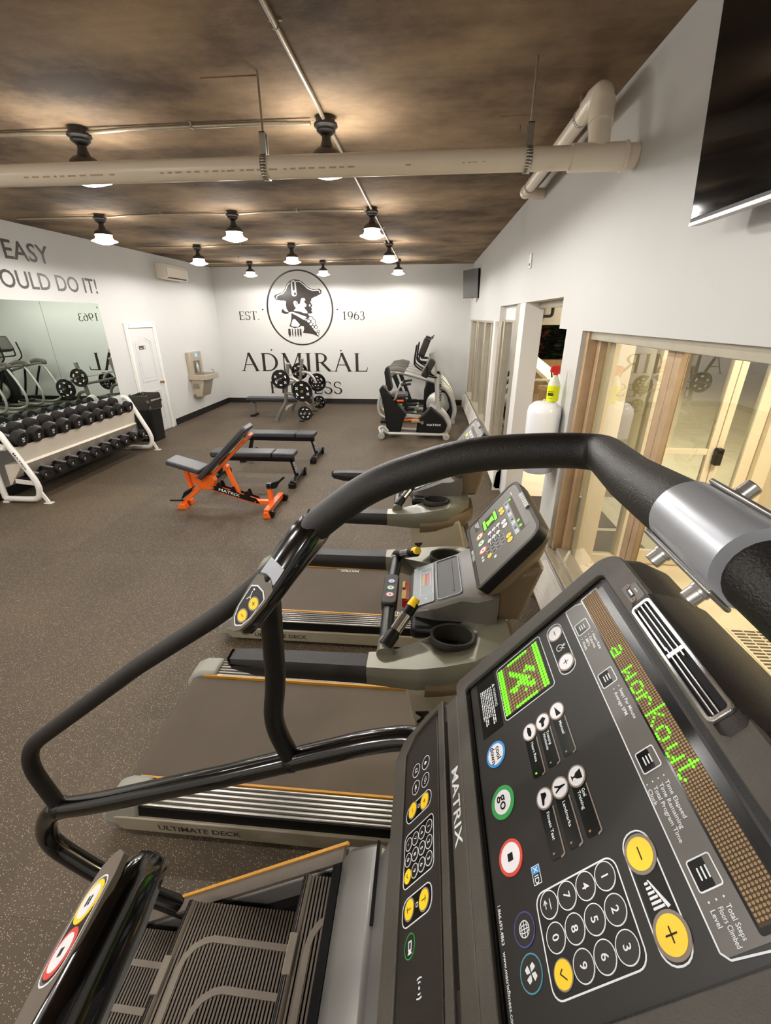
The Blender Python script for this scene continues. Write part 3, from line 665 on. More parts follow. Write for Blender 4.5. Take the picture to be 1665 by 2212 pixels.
# --- vestibule beyond the near window
structure(MB().box(1.21, 2.55, -1.5, 3.2, 0.0, .40).build('floor', 'beige_floor', smooth=False))
mb = MB()
for i in range(24): x, y, r = rg.uniform(1.22, 1.55), rg.uniform(2.2, 3.15), rg.uniform(.004, .014); mb.lathe([(r, .400), (r*.8, .4015)], (x, y, 0), n=7)
tag(mb.build('floor_stain', 'rust', None, kind='stuff'), 'small rusty specks scattered on the beige vestibule floor', 'stain')
structure(MB().box(2.40, 2.5, -1.5, 3.2, .40, 2.8).build('wall_vestibule', 'beige_wall', smooth=False))
structure(MB().box(1.21, 1.31, 3.14, 3.24, .40, 2.8).build('wall_pier', 'beige_wall', smooth=False))
structure(MB().box(1.21, 2.5, -1.5, 3.25, 2.8, 2.9).build('ceiling', 'out_soffit', smooth=False))
d3 = group('door_3', (1.85, 3.2, .4))
bars('door_frame', 'beige_wall', d3, [(1.31, 1.35, 3.17, 3.23, .40, 2.8), (1.35, 1.52, 3.17, 3.23, .40, .48), (1.52, 1.61, 3.15, 3.25, .40, 2.8), (2.30, 2.40, 3.14, 3.26, .40, 2.8)])
bars('door_stile', 'beige_wall', d3, [(1.615, 1.69, 3.18, 3.22, .41, 2.5), (1.985, 2.03, 3.18, 3.22, .41, 2.5), (2.035, 2.08, 3.18, 3.22, .41, 2.5), (2.22, 2.295, 3.18, 3.22, .41, 2.5)])
bars('door_rail', 'beige_wall', d3, [(1.69, 1.985, 3.18, 3.22, .41, .53), (2.08, 2.22, 3.18, 3.22, .41, .53), (1.69, 1.985, 3.185, 3.215, 1.30, 1.345)])
for x0, x1, z0, z1 in ((1.35, 1.52, .48, 2.8), (1.69, 1.985, .53, 1.30), (1.69, 1.985, 1.345, 2.5), (2.08, 2.22, .53, 2.5)): MB().box(x0, x1, 3.197, 3.203, z0, z1).build('door_pane', 'window_glass', d3, smooth=False)
MB().box(2.02, 2.065, 3.13, 3.18, 1.24, 1.36).build('lock_box', 'plastic_black', d3, bevel=.008)
fg = thing('floor_register', 'metal floor register grille beyond the window', 'vent', (2.05, 2.1, .40))
MB().box(1.93, 2.17, 1.75, 2.42, .40, .404).build('register_frame', 'beige_floor', fg)
for i in range(22):
    for j in range(3): MB().box(1.945+j*.073, 2.008+j*.073, 1.77+i*.029, 1.785+i*.029, .404, .4055).build('register_slot', 'vent_slot', fg, smooth=False)
# --- outside at night beyond the glass door
structure(MB().box(1.24, 1.74, 3.48, 3.56, .85, 2.8).build('wall_outer', 'beige_wall', smooth=False))
structure(MB().box(1.211, 16, 3.2, 24, -.1, 0.0).build('ground', 'beige_floor', smooth=False))
structure(MB().box(1.3, 16, 3.3, 14.5, 2.95, 3.1).build('canopy_soffit', 'out_soffit', smooth=False))
structure(MB().box(1.21, 9, 14.1, 14.5, 2.55, 2.95).build('canopy_beam', 'out_soffit', smooth=False))
tag(MB().box(1.45, 2.3, 3.5, 4.6, 0.0, .012).build('door_mat', 'mat_dark'), 'dark mat on the ground beyond the vestibule door', 'mat')
tag(MB().box(1.35, 2.2, 4.7, 5.6, 0.0, .012).build('door_mat', 'mat_dark'), 'dark mat on the ground outside the glass doorway', 'mat')
rw = thing('ramp_wall', 'low sloping concrete wall of the ramp outside the doorway', 'wall', (2.8, 12, 0))
mb = MB(); mb.loft([[(2.75, 16.0, 0), (3.0, 16.0, 0), (3.0, 16.0, 1.35), (2.75, 16.0, 1.35)], [(2.55, 7.2, 0), (2.8, 7.2, 0), (2.8, 7.2, .72), (2.55, 7.2, .72)]]); mb.build('wall_body', 'out_concrete', rw, smooth=False)
mb = MB(); mb.loft([[(2.70, 16.0, 1.35), (3.05, 16.0, 1.35), (3.05, 16.0, 1.43), (2.70, 16.0, 1.43)], [(2.50, 7.2, .72), (2.85, 7.2, .72), (2.85, 7.2, .80), (2.50, 7.2, .80)]]); mb.build('wall_coping', 'beige_wall', rw, smooth=False)
tag(MB().box(1.6, 6.5, 16.2, 16.5, 0, .85).build('garden_wall', 'out_concrete'), 'concrete wall in front of the dark shrubs outside', 'wall')
tag(MB().tube([(1.50, 8.62, 2.32), (1.66, 8.62, 2.32), (1.67, 8.62, 2.20), (1.80, 8.62, 2.20), (2.15, 8.62, 2.205), (2.15, 8.62, 2.95)], .026, n=10, bend=.05).build('canopy_pipe', 'out_dark'), 'dark jointed pipe above the glass doors outside', 'pipe')
tag(MB().box(2.0, 2.7, 8.6, 8.9, 2.9, 2.95).build('soffit_light', 'out_dark'), 'dark flat fitting on the canopy soffit outside', 'light')
def shrub(x, y, h, r, mat, label, n=420, seed=1):
    g = random.Random(seed); t = thing('shrub', label, 'shrub', (x, y, 0)); mb = MB()
    MB().tube([(x, y, 0), (x+.03, y, h*.5), (x, y+.05, h*.8)], [.035, .025, .012], n=7).build('stem', 'bark', t)
    for i in range(n):
        a, b, q = g.uniform(0, 6.28), g.uniform(-1, 1), g.random()**.4; s2 = math.sqrt(1-b*b)
        c = V((x+r*q*s2*math.cos(a), y+r*q*s2*math.sin(a), h*.55+h*.47*q*b)); d = V((g.gauss(0, 1), g.gauss(0, 1), g.gauss(0, 1))).normalized(); u, vv = frame_of(d); L = g.uniform(.08, .17)
        mb.add([c-u*L, c+vv*L*.35, c+u*L, c-vv*L*.35], [(0, 1, 2, 3)])
    mb.build('foliage', mat, t, smooth=False, kind='stuff', recalc=False)
shrub(3.0, 18.6, 2.9, .8, 'leaf_dark', 'dark bushy evergreen outside, left behind the ramp wall', seed=2); shrub(4.9, 18.4, 3.1, 1.0, 'leaf_dark', 'largest dark evergreen outside in the middle of the doorway view', n=560, seed=3)
shrub(7.0, 18.5, 2.8, .95, 'leaf_dark', 'dark evergreen outside at the right of the doorway view', seed=4); shrub(3.95, 17.2, 3.2, .28, 'leaf_red', 'thin reddish plant among the dark shrubs outside', n=90, seed=5)
shrub(6.0, 17.1, 3.4, .35, 'leaf_yellow', 'yellow-leaved plant tops above the dark shrubs outside', n=110, seed=6)
structure(MB().box(1.5, 16, 20, 20.2, 0, 5).build('backdrop_wall', 'out_dark', smooth=False))
# ------------------------------------------------------------------ heaters
def heater(y0, y1, label):
    t = thing('baseboard_heater', label, 'heater', (1.0, (y0+y1)/2, 0), 'baseboard heaters under the windows')
    MB().prism([(XR, .03), (1.0, .03), (.965, .06), (.985, .25), (1.02, .30), (XR, .305)], 'y', y0, y1).build('heater_cover', 'heater_white', t, bevel=.003)
    MB().prism([(1.005, .285), (.99, .275), (1.015, .335), (1.05, .345), (1.05, .33)], 'y', y0, y1).build('heater_damper', 'heater_white', t)
    for k in range(4): z = .09+.04*k; x = .965+(z-.06)/.19*.02; MB().box(x-.006, x+.01, y0+.02, y1-.02, z, z+.007).build('heater_rib', 'heater_white', t)
    for y in (y0, y1-.03): MB().box(.955, XR, y, y+.03, 0.0, .32).build('end_cap', 'heater_white', t, bevel=.004)
heater(-.6, 3.30, 'white baseboard heater beside the stair climber'); heater(5.8, 12.0, 'long white baseboard heater under the far windows')
# ------------------------------------------------------------------ wall fittings
t = thing('thermostat', 'small white sensor high on the window wall', 'sensor', (XR, 5.4, 2.72))
MB().box(1.04, XR, 5.34, 5.43, 2.66, 2.80).build('sensor_body', 'trim_white', t, bevel=.006); MB().box(1.037, 1.041, 5.365, 5.405, 2.685, 2.71).build('sensor_window', 'plastic_grey', t)
t = thing('air_conditioner', 'white wall air conditioner high above the water fountain', 'air conditioner', (XL, 10.2, 2.93))
MB().prism([(XL, 2.95), (XL+.17, 2.93), (XL+.215, 2.97), (XL+.225, 3.16), (XL+.19, 3.225), (XL, 3.235)], 'y', 9.72, 10.62).build('ac_body', 'ac_white', t, bevel=.01)
MB().prism([(XL+.226, 3.0), (XL+.232, 3.0), (XL+.236, 3.15), (XL+.2265, 3.155)], 'y', 9.74, 10.60).build('front_panel', 'ac_white', t)
MB().prism([(XL+.10, 2.938), (XL+.20, 2.945), (XL+.219, 2.975), (XL+.10, 2.95)], 'y', 9.80, 10.54).build('air_outlet', 'vent_slot', t); MB().prism([(XL+.15, 2.927), (XL+.22, 2.945), (XL+.219, 2.951), (XL+.15, 2.933)], 'y', 9.80, 10.54).build('louver', 'ac_white', t)
t = thing('drinking_fountain', 'steel drinking fountain with bottle filler on the left wall', 'fountain', (XL, 10.6, .46))
MB().box(XL, XL+.10, 10.30, 10.86, .98, 1.47).build('filler_panel', 'fountain_steel', t, bevel=.006)
MB().box(XL+.1, XL+.103, 10.42, 10.74, 1.0, 1.28).build('filler_recess', 'frame_grey', t); MB().box(XL+.10, XL+.104, 10.55, 10.66, 1.36, 1.43).build('status_light', 'blue_led', t)
MB().lathe([(.02, 1.02), (.036, 1.05), (.036, 1.16), (.014, 1.22), (.014, 1.24)], (XL+.135, 10.52, 0), n=14).build('bottle_sensor', 'frame_silver', t)
MB().prism(rrect(XL, XL+.46, 10.27, 10.93, (.01, .07, .07, .01)), 'z', .86, .98).build('basin', 'fountain_steel', t, bevel=.012)
MB().prism(rrect(XL+.12, XL+.42, 10.34, 10.86, .06), 'z', .975, .984).build('basin_bowl', 'frame_grey', t)
MB().tube([(XL+.36, 10.86, .975), (XL+.36, 10.86, 1.03), (XL+.33, 10.82, 1.06)], .012, n=10, bend=.02).build('bubbler', 'chrome', t)
mb = MB(); mb.loft([[(XL, 10.36, .46), (XL+.22, 10.36, .47), (XL+.22, 10.8, .47), (XL, 10.8, .46)], [(XL, 10.33, .86), (XL+.34, 10.33, .86), (XL+.34, 10.84, .86), (XL, 10.84, .86)]]); mb.build('cabinet', 'fountain_steel', t, bevel=.006)
MB().cyl((XL+.05, 10.40, .50), (XL+.05, 10.33, .50), .025, n=12).build('drain_cap', 'brass', t)
mb = MB()
for k in range(5): mb.box(XL+.05, XL+.2, 10.327+.002*k*0, 10.333, .66+.025*k, .67+.025*k)
mb.build('side_louver', 'frame_grey', t)
def tv(name, label, o, right, up, wd, ht, loc, armz):
    t = thing(name, label, 'television', loc); f = Face(o, right, up, 1.0)
    mb = MB(); f.plate(mb, rrect(0, wd, 0, ht, .008), -.045, -.002); mb.build('tv_case', 'plastic_black', t)
    mb = MB(); f.plate(mb, [(.008, .008), (wd-.008, .008), (wd-.008, ht-.02), (.008, ht-.02)], -.002, .0005); mb.build('tv_screen', 'tv_black' if wd > 1 else 'tv_reflection_grey', t, smooth=False)
    mb = MB(); f.plate(mb, [(0, ht-.008), (wd, ht-.008), (wd, ht+.003), (0, ht+.003)], -.04, .002); mb.build('tv_lower_trim', 'tv_silver', t)
    mb = MB(); f.plate(mb, [(wd*.36, ht+.004), (wd*.64, ht+.004), (wd*.62, ht+.016), (wd*.38, ht+.016)], -.03, -.005); mb.build('sensor_bar', 'tv_silver', t)
    mb = MB(); f.plate(mb, [(wd*.15, ht*.3), (wd*.85, ht*.3), (wd*.85, ht*.99), (wd*.15, ht*.99)], -.085, -.045); mb.build('tv_back', 'shell_tan', t, bevel=.01)
    c = f.p(wd*.5, ht*.5, -.085); MB().box(c.x, 1.05, c.y-.12, c.y+.12, c.z-.05, c.z+.05).build('wall_bracket', 'plastic_black', t); MB().box(1.03, 1.055, c.y-.22, c.y+.22, c.z-.2, c.z+.2).build('wall_plate', 'plastic_black', t)
tv('television', 'large black flat television tilted down at the near window wall', (.852, 1.935, 3.18), (0, -1, 0), (-.085, 0, .92), 1.25, .69, (.9, 1.3, 2.5), 0)
tv('television', 'smaller television on a bracket high in the far right corner', (.73, 11.02, 3.12), (.48, -1, 0), (-.06, -.02, 1), .62, .56, (.85, 10.8, 2.5), 0)
# ------------------------------------------------------------------ wipe dispenser and spray bottle on the white column
t = thing('wipe_dispenser', 'round white wipe dispenser mounted on the white window column', 'dispenser', (.93, 3.55, 1.05))
MB().lathe([(.110, 1.335), (.125, 1.34), (.128, 1.52), (.118, 1.56), (.085, 1.592), (.03, 1.60), (.001, 1.60)], (.925, 3.55, 0), n=36).build('lid', 'dispenser_white', t)
MB().lathe([(.105, 1.04), (.12, 1.05), (.122, 1.338), (.1, 1.338)], (.925, 3.55, 0), n=36).build('canister', 'dispenser_grey', t, label='pale lavender lower canister')
MB().cyl((.90, 3.50, 1.597), (.90, 3.50, 1.625), .007, n=8).build('pull_tab', 'dispenser_white', t); MB().box(1.0, 1.055, 3.48, 3.62, 1.1, 1.3).build('mount_bracket', 'dispenser_white', t)
t = thing('spray_bottle', 'yellow spray bottle with red trigger on the white dispenser', 'bottle', (.972, 3.555, 1.60))
b0 = 1.601; MB().lathe([(.04, b0), (.045, b0+.01), (.046, b0+.118), (.044, b0+.12), (.001, b0+.12)], (.972, 3.555, 0), n=20).build('yellow_liquid', 'spray_yellow', t, label='bright yellow cleaning liquid')
MB().lathe([(.044, b0+.12), (.043, b0+.13), (.028, b0+.165), (.022, b0+.19), (.02, b0+.195)], (.972, 3.555, 0), n=20).build('bottle_shoulder', 'spray_clear', t)
mb = MB(); mb.lathe([(.019, b0+.19), (.02, b0+.215), (.016, b0+.22)], (.972, 3.555, 0), n=16); mb.prism([(.93, b0+.215), (.995, b0+.205), (1.0, b0+.25), (.985, b0+.265), (.945, b0+.262), (.93, b0+.25)], 'y', 3.543, 3.567); mb.build('spray_head', 'spray_red', t, bevel=.003)
MB().prism([(.935, b0+.217), (.943, b0+.217), (.95, b0+.18), (.943, b0+.176)], 'y', 3.548, 3.562).build('trigger', 'plastic_black', t)
for dz, h in ((.075, .004), (.045, .022), (.025, .003)):
    mb = MB()
    for k in range(6):
        a0, a1 = math.radians(205+k*9), math.radians(212+k*9); mb.add([(.972+.0468*math.cos(a), 3.555+.0468*math.sin(a), b0+z) for a in (a0, a1) for z in (dz, dz+h)], [(0, 1, 3, 2)])
    mb.build('bottle_print', 'print_dark', t, smooth=False)
# ================================================================== CONSOLE GRAPHICS SHARED
RUN = ["................", "..........##....", ".........####...", ".........###....", "...##########...", "...#..####..#...", "......####...#..", "......###.......", "......#####.....", ".....##..###....", "...###.....##...", "..##.......##...", "................"]
FONT = {'a': ["", "", "", ".###.", "....#", ".####", "#...#", ".####"], 'w': ["", "", "", "#...#", "#...#", "#.#.#", "##.##", "#...#"], 'o': ["", "", "", ".###.", "#...#", "#...#", "#...#", ".###."],
        'r': ["", "", "", "#.##.", "##..#", "#....", "#....", "#...."], 'k': ["#....", "#....", "#..#.", "#.#..", "##...", "#.#..", "#..#.", "#...#"], 'u': ["", "", "", "#...#", "#...#", "#...#", "#..##", ".##.#"], 't': [".#...", ".#...", "###..", ".#...", ".#...", ".#...", ".#..#", "..##."], ' ': []}
def led_dots(f, par, a0, b0, pitch, cols, rows, lit, n=0.6, rad=None):
    r = rad or pitch*.40; off = MB(); on = MB()
    for c in range(cols):
        for q in range(rows):
            m = on if (c, q) in lit else off; f.disc(m, a0+c*pitch, b0+q*pitch, r*(1.15 if (c, q) in lit else 1), n-.5, n+(.15 if (c, q) in lit else 0), n=8)
    if off.v: off.build('unlit_led', 'led_off', par, smooth=False, kind='stuff', recalc=False)
    if on.v: on.build('lit_led', 'led_on', par, smooth=False, kind='stuff', recalc=False)
def key_round(f, par, a, b, r, mat, rim=None, rimw=2.0, name='button', n=1.2):
    mb = MB(); f.disc(mb, a, b, r-(rimw if rim else 0), 0, n, n=24); o = mb.build(name, mat, par, angle=30)
    if rim: mb = MB(); f.cring(mb, a, b, r, rimw, 0, n*.8, n=28); mb.build('button_ring', rim, par, angle=30)
    return o
# ================================================================== TREADMILL (built at the nearest place, user faces +X)
def treadmill(label):
    t = thing('treadmill', label, 'treadmill', (-.2, 1.63, 0), 'two treadmills facing the windows')
    yc = 1.63
    # deck ------------------------------------------------------------------
    MB().prism(rrect(-1.33, .02, yc-.315, yc+.315, .01), 'z', .12, .185).build('running_belt', 'belt', t)
    MB().cyl((-1.33, yc-.315, .135), (-1.33, yc+.315, .135), .05, n=20).build('rear_roller', 'belt', t)
    for s in (-1, 1):
        y0, y1 = sorted((yc+s*.335, yc+s*.455)); fr = MB()
        fr.box(-1.30, .02, y0, y1, .13, .195)
        ra = fr.build('foot_rail', 'alu', t, bevel=.004)
        for k in range(5): MB().box(-1.29, .02, y0+.012+.022*k, y0+.020+.022*k, .194, .1995).build('rail_groove', 'alu_dark', ra, smooth=False)
        MB().box(-1.30, .02, *sorted((yc+s*.321, yc+s*.331)), .15, .199).build('edge_stripe', 'yellow_trim', t)
        MB().box(-1.31, .02, *sorted((yc+s*.455, yc+s*.462)), .10, .19).build('rail_shadow_gap', 'step_dark', t)
        q = sorted((yc+s*.43, yc+s*.475)); MB().prism([(-1.36, .07), (-1.33, .035), (.1, .03), (.1, .13), (-1.30, .125), (-1.36, .12)], 'y', *q).build('side_skirt', 'shell_tan', t, bevel=.006)
        MB().prism([(-1.43, .05), (-1.425, .12), (-1.39, .18), (-1.33, .213), (-1.22, .216), (-1.24, .10), (-1.30, .05)], 'y', *sorted((yc+s*.325, yc+s*.47))).build('rear_end_cap', 'cap_grey', t, bevel=.022)
        MB().box(-1.05, -1.0, *sorted((yc+s*.36, yc+s*.42)), 0, .13).build('foot', 'plastic_black', t); MB().box(.4, .45, *sorted((yc+s*.36, yc+s*.42)), 0, .13).build('foot', 'plastic_black', t)
    MB().box(-1.33, .02, yc-.40, yc+.40, .045, .118).build('deck_frame', 'step_dark', t)
    f = Face((-1.15, yc-.4755, .062), (1, 0, 0), (0, 0, 1)); mb = MB(); f.text(mb, 'ULTIMATE DECK', 0, 0, 45, .3, stretch=1.15); mb.build('skirt_lettering', 'alu_dark', t, smooth=False)
    f = Face((-.68, yc+.30, .1855), (-1, 0, 0), (0, -1, 0)); mb = MB(); f.text(mb, 'MATRIX', -190, -8, 40, .2, stretch=1.1); f.rr(mb, -200, 5, 0, 4, .5, .1, .3); mb.build('belt_lettering', 'print_white', t, smooth=False)
    f = Face((-.02, yc-.30, .1855), (1, 0, 0), (0, 1, 0)); mb = MB(); f.text(mb, 'MATRIX', -190, -8, 40, .2, stretch=1.1); f.rr(mb, -200, 5, 0, 4, .5, .1, .3); mb.build('belt_lettering', 'print_white', t, smooth=False)
    # motor hood and uprights -------------------------------------------------
    sec = lambda x, hw, z0, z1: [(x, yc-hw, z0), (x, yc+hw, z0), (x, yc+hw, z1-.03), (x, yc+hw-.05, z1), (x, yc-hw+.05, z1), (x, yc-hw, z1-.03)]
    MB().loft([sec(.0, .46, .03, .20), sec(.10, .46, .03, .26), sec(.30, .45, .03, .285), (sec(.58, .40, .03, .24)), sec(.70, .33, .04, .14)]).build('motor_cover', 'shell_tan', t, bevel=.01)
    for s in (-1, 1):
        y0, y1 = sorted((yc+s*.375, yc+s*.43))
        m = MB().prism([(.10, .06), (.46, .06), (.50, .30), (.33, .80), (.28, 1.02), (-.05, 1.02), (-.02, .84), (.05, .45)], 'y', y0, y1).build('upright', 'shell_tan', t, bevel=.012)
        f = Face((.035, yc+s*.43+s*.0008, .92), (0, 0, -1) , (1 if s > 0 else -1, 0, 0)) if s < 0 else Face((.10, yc+.4308, .50), (0, 0, 1), (1, 0, 0))
        f = Face((.0, yc-.4308, .86), (.12, 0, -1), (1, 0, .12)) if s < 0 else Face((.12, yc+.4308, .4), (-.12, 0, 1), (1, 0, .12))
        mb = MB(); f.text(mb, 'MATRIX', 0, 0, 70, .3, stretch=1.3); mb.build('upright_lettering', 'print_dark', m, smooth=False)
        MB().prism([(.46, .08), (.52, .08), (.535, .30), (.36, .82), (.33, .80), (.50, .30)], 'y', y0-.004, y1+.004).build('upright_back_trim', 'olive_under', t)
    # arms --------------------------------------------------------------------
    for s in (-1, 1):
        y = yc+s*.395
        sec = lambda x, z0, z1, w: [(x, y+p*w, q) for p, q in ((-.8, z0), (.8, z0), (1, z0+.03), (1, z1-.022), (.72, z1), (-.72, z1), (-1, z1-.022), (-1, z0+.03))]
        MB().loft([sec(-.70, 1.02, 1.04, .026), sec(-.685, 1.005, 1.05, .038), sec(-.60, .985, 1.055, .042), sec(-.18, .98, 1.06, .045)]).build('arm_grip', 'grip_rubber', t)
        # sweeping shell from arm to console
        P = [(-.18, .978, 1.062, .395, .046), (-.10, .972, 1.065, .393, .052), (.0, .968, 1.075, .372, .085), (.10, .972, 1.09, .340, .115), (.20, .982, 1.105, .305, .135), (.28, .99, 1.115, .262, .125), (.34, 1.01, 1.12, .215, .10)]
        secs = []
        for x, z0, z1, o, hw in P:
            yy = yc+s*o; secs.append([(x, yy+p*hw, q) for p, q in ((-.75, z0), (.75, z0), (1, z0+.05), (1, z1-.03), (.86, z1), (-.86, z1), (-1, z1-.03), (-1, z0+.05))])
        shell = MB().loft(secs).build('arm_shell', 'olive_shell', t, angle=50)
        secs = [[(p[0]+.03, p[1], p[2]-.052 if p[2] > q[4][2]-.2 and i in (3, 4, 5, 6) else p[2]-.03) for i, p in enumerate(q)] for q in secs[2:]]
        MB().loft(secs).build('shell_underside', 'olive_under', t, angle=50)  # darker brown colour carries the shade under the shell
        cx, cy = .125, yc+s*.300                               # heart-shaped cup holder
        out = [(cx+.088*math.cos(a)*(1-.10*math.exp(-((a-math.pi)/.5)**2)), cy+.066*math.sin(a)*(1+.12*math.cos(a))) for a in [2*math.pi*k/32 for k in range(32)]]
        inn = [(cx+(x-cx)*.87, cy+(y2-cy)*.85) for x, y2 in out]; bot = [(cx+(x-cx)*.62, cy+(y2-cy)*.62) for x, y2 in out]
        zt = 1.118
        ct = MB().loft([[(cx+(x-cx)*.88, cy+(y2-cy)*.88, zt-.115) for x, y2 in inn], [(cx+(x-cx)*1.13, cy+(y2-cy)*1.13, zt+.05) for x, y2 in inn]]).build('cutter', 'step_dark'); cut(shell, ct)
        mb = MB(); mb.loft([[(x, y2, zt-.024) for x, y2 in out], [(x, y2, zt) for x, y2 in out], [(cx+(x-cx)*.97, cy+(y2-cy)*.97, zt+.003) for x, y2 in out], [(x, y2, zt) for x, y2 in inn], [(cx+(x-cx)*.80, cy+(y2-cy)*.80, zt-.105) for x, y2 in inn]], cap=False); mb.build('cup_rim', 'plastic_charcoal', t)
        mb = MB(); mb.loft([[(cx+(x-cx)*.82, cy+(y2-cy)*.82, zt-.112) for x, y2 in inn], [(cx+(x-cx)*.82, cy+(y2-cy)*.82, zt-.104) for x, y2 in inn]]); mb.build('cup_floor', 'step_dark', t)
        mb = MB(); mb.lathe([(.03, zt-.104), (.032, zt-.100), (.028, zt-.100), (.026, zt-.104)], (cx+.02, cy, 0), n=20, cap=False); mb.build('cup_ring', 'plastic_charcoal', t)
        # hand grips with pulse sensors
        a, b = V((-.12, yc+s*.345, 1.085)), V((-.015, yc+s*.20, 1.185)); d = (b-a)
        MB().tube([a, a+d*.25, a+d*.30, a+d*.95, b], [.026, .026, .022, .022, .012], n=14, bend=0).build('pulse_grip', 'plastic_black', t)
        MB().tube([a+d*.32+V((0, 0, .002)), a+d*.68+V((0, 0, .002))], .0232, n=14, bend=0).build('pulse_sensor', 'chrome', t)
        MB().tube([a+d*.86+V((0, 0, .004)), a+d*1.03+V((0, 0, .008))], [.021, .017], n=12, bend=0).build('grip_switch', 'yellow_key', t)
    # crossbar -----------------------------------------------------------------
    MB().tube([(-.12, yc-.345, 1.07), (-.125, yc-.15, 1.075), (-.125, yc+.15, 1.075), (-.12, yc+.345, 1.07)], .027, n=16, bend=.05).build('crossbar', 'tube_black', t)
    for s in (-1, 1): MB().cyl((-.12, yc+s*.30, 1.07), (-.12, yc+s*.37, 1.066), .031, n=16).build('crossbar_socket', 'olive_shell', t)
    MB().prism(rrect(-.16, -.093, yc-.115, yc+.115, .025), 'z', 1.06, 1.112).build('crossbar_pod', 'plastic_charcoal', t, bevel=.006)
    f = Face((-.126, yc, 1.112), (0, -1, 0), (1, 0, 0))
    for a, m in ((-52, 'print_navy'), (0, 'print_green'), (52, 'print_pink')): key_round(f, t, a, 0, 18, 'key_white', m, 5, 'pod_button')
    mb = MB(); f.disc(mb, 52, 0, 5, 1.2, 1.4, n=8); f.stroke(mb, [(-54, -6), (-54, 6)], 3, 1.2, 1.4); f.stroke(mb, [(-48, -6), (-48, 6)], 3, 1.2, 1.4); f.plate(mb, [(-5, -6), (6, 0), (-5, 6)], 1.2, 1.4); mb.build('pod_print', 'print_dark', t, smooth=False)
    # safety key
    MB().box(-.075, -.035, yc-.02, yc+.125, 1.02, 1.065).build('safety_key', 'red_tag', t, bevel=.006); MB().box(-.078, -.058, yc-.015, yc+.05, 1.066, 1.07).build('safety_tag', 'yellow_key', t); MB().box(-.078, -.066, yc+.07, yc+.12, 1.066, 1.07).build('safety_tag', 'yellow_key', t)
    # lower tray -----------------------------------------------------------------
    def tray(x, z, hw, th): return [(x, yc-hw, z-th), (x, yc+hw, z-th), (x, yc+hw, z-.012), (x, yc+hw-.02, z), (x, yc-hw+.02, z), (x, yc-hw, z-.012)]
    MB().loft([tray(-.045, 1.095, .145, .03), tray(-.02, 1.118, .165, .06), (tray(.07, 1.158, .185, .10)), tray(.165, 1.20, .185, .14), tray(.22, 1.215, .215, .16), tray(.30, 1.25, .225, .2)]).build('lower_tray', 'trend_face', t, angle=50)
    MB().box(-.03, .22, yc-.24, yc+.24, 1.03, 1.09).build('tray_underside', 'plastic_black', t, bevel=.02)
    d = V((.09, 0, .04)).normalized(); f = Face((-.028, yc+.16, 1.1185), (0, -1, 0), d)
    mb = MB(); f.rr(mb, 10, 310, -98, -2, 10, 0, 1.2); mb.build('tray_panel', 'trend_blue', t)
    mb = MB(); f.rring(mb, 40, 250, -92, -34, 6, 1.2, 1.2, 1.5); f.rr(mb, 75, 78, -80, -44, .3, 1.2, 1.5); f.rr(mb, 80, 190, -82, -80, .3, 1.2, 1.5); f.rr(mb, 272, 280, -64, -58, .5, 1.2, 1.5); mb.build('tray_print', 'print_white', t, smooth=False)
    for m, b in (('yellow_trim', -50), ('step_band', -60), ('print_pink', -70)):
        mb = MB(); f.plate(mb, [(90, b-8), (178, b-3), (178, b+4), (90, b+3)], 1.2, 1.6); mb.build('zone_bar', m, t, smooth=False)
    f = Face((.072, yc+.16, 1.1595), (0, -1, 0), V((.095, 0, .042)))
    mb = MB(); f.rr(mb, 12, 308, -104, -4, 14, 0, 1.5); mb.build('tablet_rest', 'screen_face', t); mb = MB(); f.rring(mb, 8, 312, -108, -1, 16, 4, 0, 5); mb.build('tablet_rim', 'trend_blue', t)
    mb = MB(); f.rr(mb, 40, 280, -76, -72, 1, 1.5, 4); mb.build('tablet_ledge', 'bezel_grey', t)
    # console --------------------------------------------------------------------
    O = V((.39, yc+.265, 1.506)); f = Face(O, (0, -1, 0), (.6, 0, .8))
    W, H = 490, 275
    def csec(i, n, top=0): return [f.p(a, b, n) for a, b in rrect(-12+i, W+12-i, -40+i+top, H+18-i, (60, 60, 26, 26), 6)]
    MB().loft([csec(0, -4), csec(0, -40, 0)]).build('console_band', 'plastic_black', t, angle=50)
    MB().loft([csec(2, -38), csec(2, -55, 0), csec(40, -100, 20), csec(110, -118, 40)]).build('console_back', 'olive_under', t, angle=50)
    mb = MB(); f.ring(mb, rrect(-12, W+12, -40, H+18, (60, 60, 26, 26), 6), rrect(4, W-4, -26, H+2, (44, 44, 14, 14), 6), -6, 2); mb.build('console_bezel', 'plastic_charcoal', t)
    mb = MB(); f.plate(mb, rrect(3, W-3, -27, H+3, (44, 44, 14, 14), 6), -5, 0); mb.build('console_face', 'trend_face', t, smooth=False)
    mb = MB(); f.rr(mb, 95, 395, -8, 38, 3, 0, .5); mb.build('message_display', 'screen_grey', t, smooth=False); mb = MB(); f.rr(mb, 95, 395, 14, 38, 2, .5, .8); mb.build('message_window', 'led_back', t, smooth=False)
    for a in (112, 318, 362): mb = MB(); f.disc(mb, a, 30, 7, .8, 1.4, n=10); mb.build('lit_digit', 'led_on', t, smooth=False)
    mb = MB(); f.rr(mb, 95, 395, 41, 66, 2, 0, .5); mb.build('legend_strip', 'trend_blue', t, smooth=False)
    pr = MB(); pd = MB()
    for a in (118, 192, 272, 346): f.rr(pd, a-6, a+6, 48, 58, 1, .5, .8); [f.rr(pr, a+14, a+44, 46+k*6, 49+k*6, .4, .5, .8) for k in range(3)]
    f.text(pr, 'MATRIX', W*.44, H+12, 19, 2.2, stretch=1.25); f.rr(pr, 60, 90, 10, 13, .5, 0, .3)
